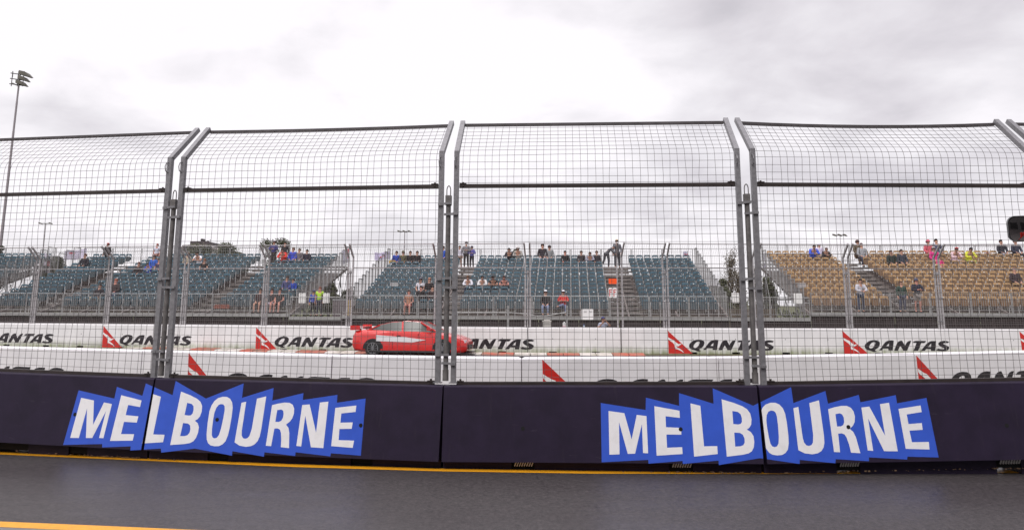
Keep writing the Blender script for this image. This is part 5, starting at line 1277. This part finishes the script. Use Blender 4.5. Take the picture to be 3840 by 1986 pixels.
for x, w0, z0, w1, z1 in ((-1.78, .70, 1.0, .60, 1.02), (-1.25, .76, 1.0, .60, 1.22), (-.75, .79, .98, .60, 1.33), (-.1, .79, .97, .61, 1.37), (.45, .79, .96, .60, 1.33), (.85, .77, .95, .60, 1.14), (1.22, .72, .93, .62, .95)):
    gs.append([(x, -w0, z0), (x, -w1, z1), (x, w1, z1), (x, w0, z0)])
loft(gs, CG, 'windows', car)
rs = [[(x, -w1 - .012, z1 - .05), (x, -w1 + .02, z1 + .012), (x, w1 - .02, z1 + .012), (x, w1 + .012, z1 - .05)] for x, w0, z0, w1, z1 in ((-1.25, 0, 0, .60, 1.22), (-.75, 0, 0, .60, 1.33), (-.1, 0, 0, .61, 1.38), (.45, 0, 0, .60, 1.33))]
loft(rs, CM, 'roof', car)
for s in (-1, 1):
    for a, c in (((-1.25, .60, 1.22), (-1.75, .72, 1.0)), ((.45, .60, 1.33), (1.2, .73, .94)), ((-.3, .61, 1.35), (-.25, .80, .96))):
        b = MB(); b.beam((a[0], s * a[1], a[2]), (c[0], s * (c[1] + .01), c[2]), .07, .05); b.build('pillar', CM, car)
    b = MB(); b.extr([(-1.30, .60), (.2, .56), (.75, .66), (-.1, .76), (-1.30, .84)], s * .925, s * .937); b.build('side_panel', CW, car)
    b = MB(); b.extr([(-1.5, .16), (1.5, .16), (1.5, .24), (-1.5, .24)], s * .93, s * .97); b.build('sill', CB, car)
    b = MB(); b.beam((.92, s * .80, 1.02), (.88, s * .98, 1.08), .05); b.box(.80, .94, min(s * .95, s * 1.08), max(s * .95, s * 1.08), 1.03, 1.15); b.build('wing_mirror', CM, car)
    for x in (-1.42, 1.42):
        b = MB(); b.extr([(x + .42 * cos(k * pi / 10), .30 + .40 * sin(k * pi / 10)) for k in range(11)], s * .915, s * .934); b.build('wheel_arch', CB, car)
        wr = MB(); wr.beam((x, s * .70, .32), (x, s * .945, .32), .64, n=24); wo = wr.build('wheel', CT, car)
        wr = MB(); wr.beam((x, s * .94, .32), (x, s * .950, .32), .10, n=10)
        for k in range(10): wr.beam((x, s * .951, .32), (x + .215 * cos(k * pi / 5), s * .951, .32 + .215 * sin(k * pi / 5)), .035, .012)
        for k in range(20): wr.beam((x + .215 * cos(k * pi / 10), s * .95, .32 + .215 * sin(k * pi / 10)), (x + .215 * cos((k + 1) * pi / 10), s * .95, .32 + .215 * sin((k + 1) * pi / 10)), .03, .02)
        pass
        wr.build('rim', CRim, wo)
    b = MB(); b.box(2.15, 2.31, min(s * .52, s * .76), max(s * .52, s * .76), .54, .66); b.build('headlight', mat('lamp_glass', (.6, .6, .62), .1), car)
    b = MB(); b.box(-2.30, -2.24, min(s * .5, s * .78), max(s * .5, s * .78), .70, .82); b.build('tail_light', mat('tail_red', (.35, .01, .01), .2), car)
b = MB(); b.box(-2.38, -2.05, -.80, .80, 1.12, 1.145); b.box(-2.42, -2.02, -.82, -.80, 1.02, 1.20); b.box(-2.42, -2.02, .80, .82, 1.02, 1.20); b.beam((-2.1, -.4, 1.0), (-2.2, -.4, 1.13), .05); b.beam((-2.1, .4, 1.0), (-2.2, .4, 1.13), .05); b.build('rear_wing', CM, car)
b = MB(); b.box(2.1, 2.46, -.80, .80, .12, .16); b.build('front_splitter', CB, car)
b = MB(); b.box(2.30, 2.39, -.45, .45, .28, .46); b.build('grille', CB, car)
for s in (-1, 1):
    for x in (-.62, .42, 1.12): b = MB(); b.box(x, x + .012, min(s * .915, s * .9275), max(s * .915, s * .9275), .30, .90); b.build('door_seam', CB, car)
    b = MB(); b.box(-.45, -.30, min(s * .925, s * .95), max(s * .925, s * .95), .80, .83); b.build('door_handle', CB, car)
b = MB(); b.beam((-.1, .30, .75), (-.1, .30, 1.02), .40, .30, n=10); b.build('driver_seat', CB, car)

# ------------------------------------------------------------------ round-cornered convex mirror on a post at the right edge
q = at_depth(3868, 856, 6.0); t = thing('safety_mirror', 'small round-cornered convex mirror at the right edge, reflecting red bottles', 'mirror', q, radians(-24)); t.rotation_euler = (radians(7), 0, radians(-24))
Wm, Hm, Rm, rc = .30, .188, .55, .05
def rrect(k, s=1.):
    w2, h2 = Wm / 2 * s, Hm / 2 * s; pts = []
    for cx, cz, a0 in ((w2 - rc, h2 - rc, 0), (-w2 + rc, h2 - rc, 90), (-w2 + rc, -h2 + rc, 180), (w2 - rc, -h2 + rc, 270)):
        for j in range(k + 1): a = radians(a0 + 90 * j / k); pts.append((cx + rc * cos(a), cz + rc * sin(a)))
    return pts
b = MB(); out_ = rrect(6); n = len(out_)
rings = []
for s in (1.0, .9, .75, .6, .45, .3, .15, .02):
    rings.append([(x * s, -.012 - (sqrt(Rm ** 2 - (x * s) ** 2 - (z * s) ** 2) - sqrt(Rm ** 2 - .03)), z * s) for x, z in out_])
b.add([p for r_ in rings for p in r_], [(i * n + j, i * n + (j + 1) % n, (i + 1) * n + (j + 1) % n, (i + 1) * n + j) for i in range(len(rings) - 1) for j in range(n)] + [tuple(range((len(rings) - 1) * n, len(rings) * n))])
mm = mat('mirror_glass', (.55, .53, .52), .03, 1.0); b.build('mirror_glass', mm, t, smooth=True)
b = MB(); o2 = [(x * 1.05, z * 1.07) for x, z in out_]
b.add([(x, -.02, z) for x, z in out_] + [(x, -.025, z) for x, z in o2] + [(x, .03, z) for x, z in o2], [(j, (j + 1) % n, (j + 1) % n + n, j + n) for j in range(n)] + [(j + n, (j + 1) % n + n, (j + 1) % n + 2 * n, j + 2 * n) for j in range(n)] + [tuple(range(2 * n, 3 * n))])
b.build('housing', CB, t)
b = MB(); b.path([Vector((0, .03, 0)), Vector((.05, .10, 0)), Vector((.40, .14, 0)), Vector((.42, .14, -2.7))], .045, n=8); b.build('post', m_gal2, t)

# ------------------------------------------------------------------ unseen building added to darken the mirror, and the red bottles it reflects
t = thing('added_mirror_building', 'dark grey building added behind the viewpoint to darken the mirror', 'building', (-16, -7, 0))
m_pit = mat('added_building_grey', (.050, .047, .048), .7, var=.3, scale=.8)
b = MB(); b.box(0, 34, -6, 0, 0, 9.2); b.build('wall', m_pit, t)
for k in range(6):
    b = MB(); b.box(1.2 + k * 5.5, 5.2 + k * 5.5, .001, .03, 0, 3.2); b.build('dark_garage_opening', m_hole_shade, t)  # flat black sheets painting the dark of open garage bays
b = MB(); b.box(-.2, 34.2, -6.2, .5, 9.2, 9.45); b.build('roof', m_guard, t)
for k, (x, y) in enumerate(((1.80, 2.35), (2.15, 2.30))):
    t = thing('gas_bottle', ('left' if k else 'right') + ' one of two red bottles reflected in the convex mirror', 'gas bottle', (x, y, 0), 0, 'red bottles reflected in the mirror')
    b = MB(); b.beam((0, 0, 0), (0, 0, 1.45), .30, n=14); b.beam((0, 0, 1.45), (0, 0, 1.56), .18, n=14); b.build('cylinder_body', m_red, t)
    b = MB(); b.beam((0, 0, 1.56), (0, 0, 1.68), .05, n=8); b.beam((-.05, 0, 1.65), (.05, 0, 1.65), .03, n=6); b.build('valve', m_scaf, t)
#@@END
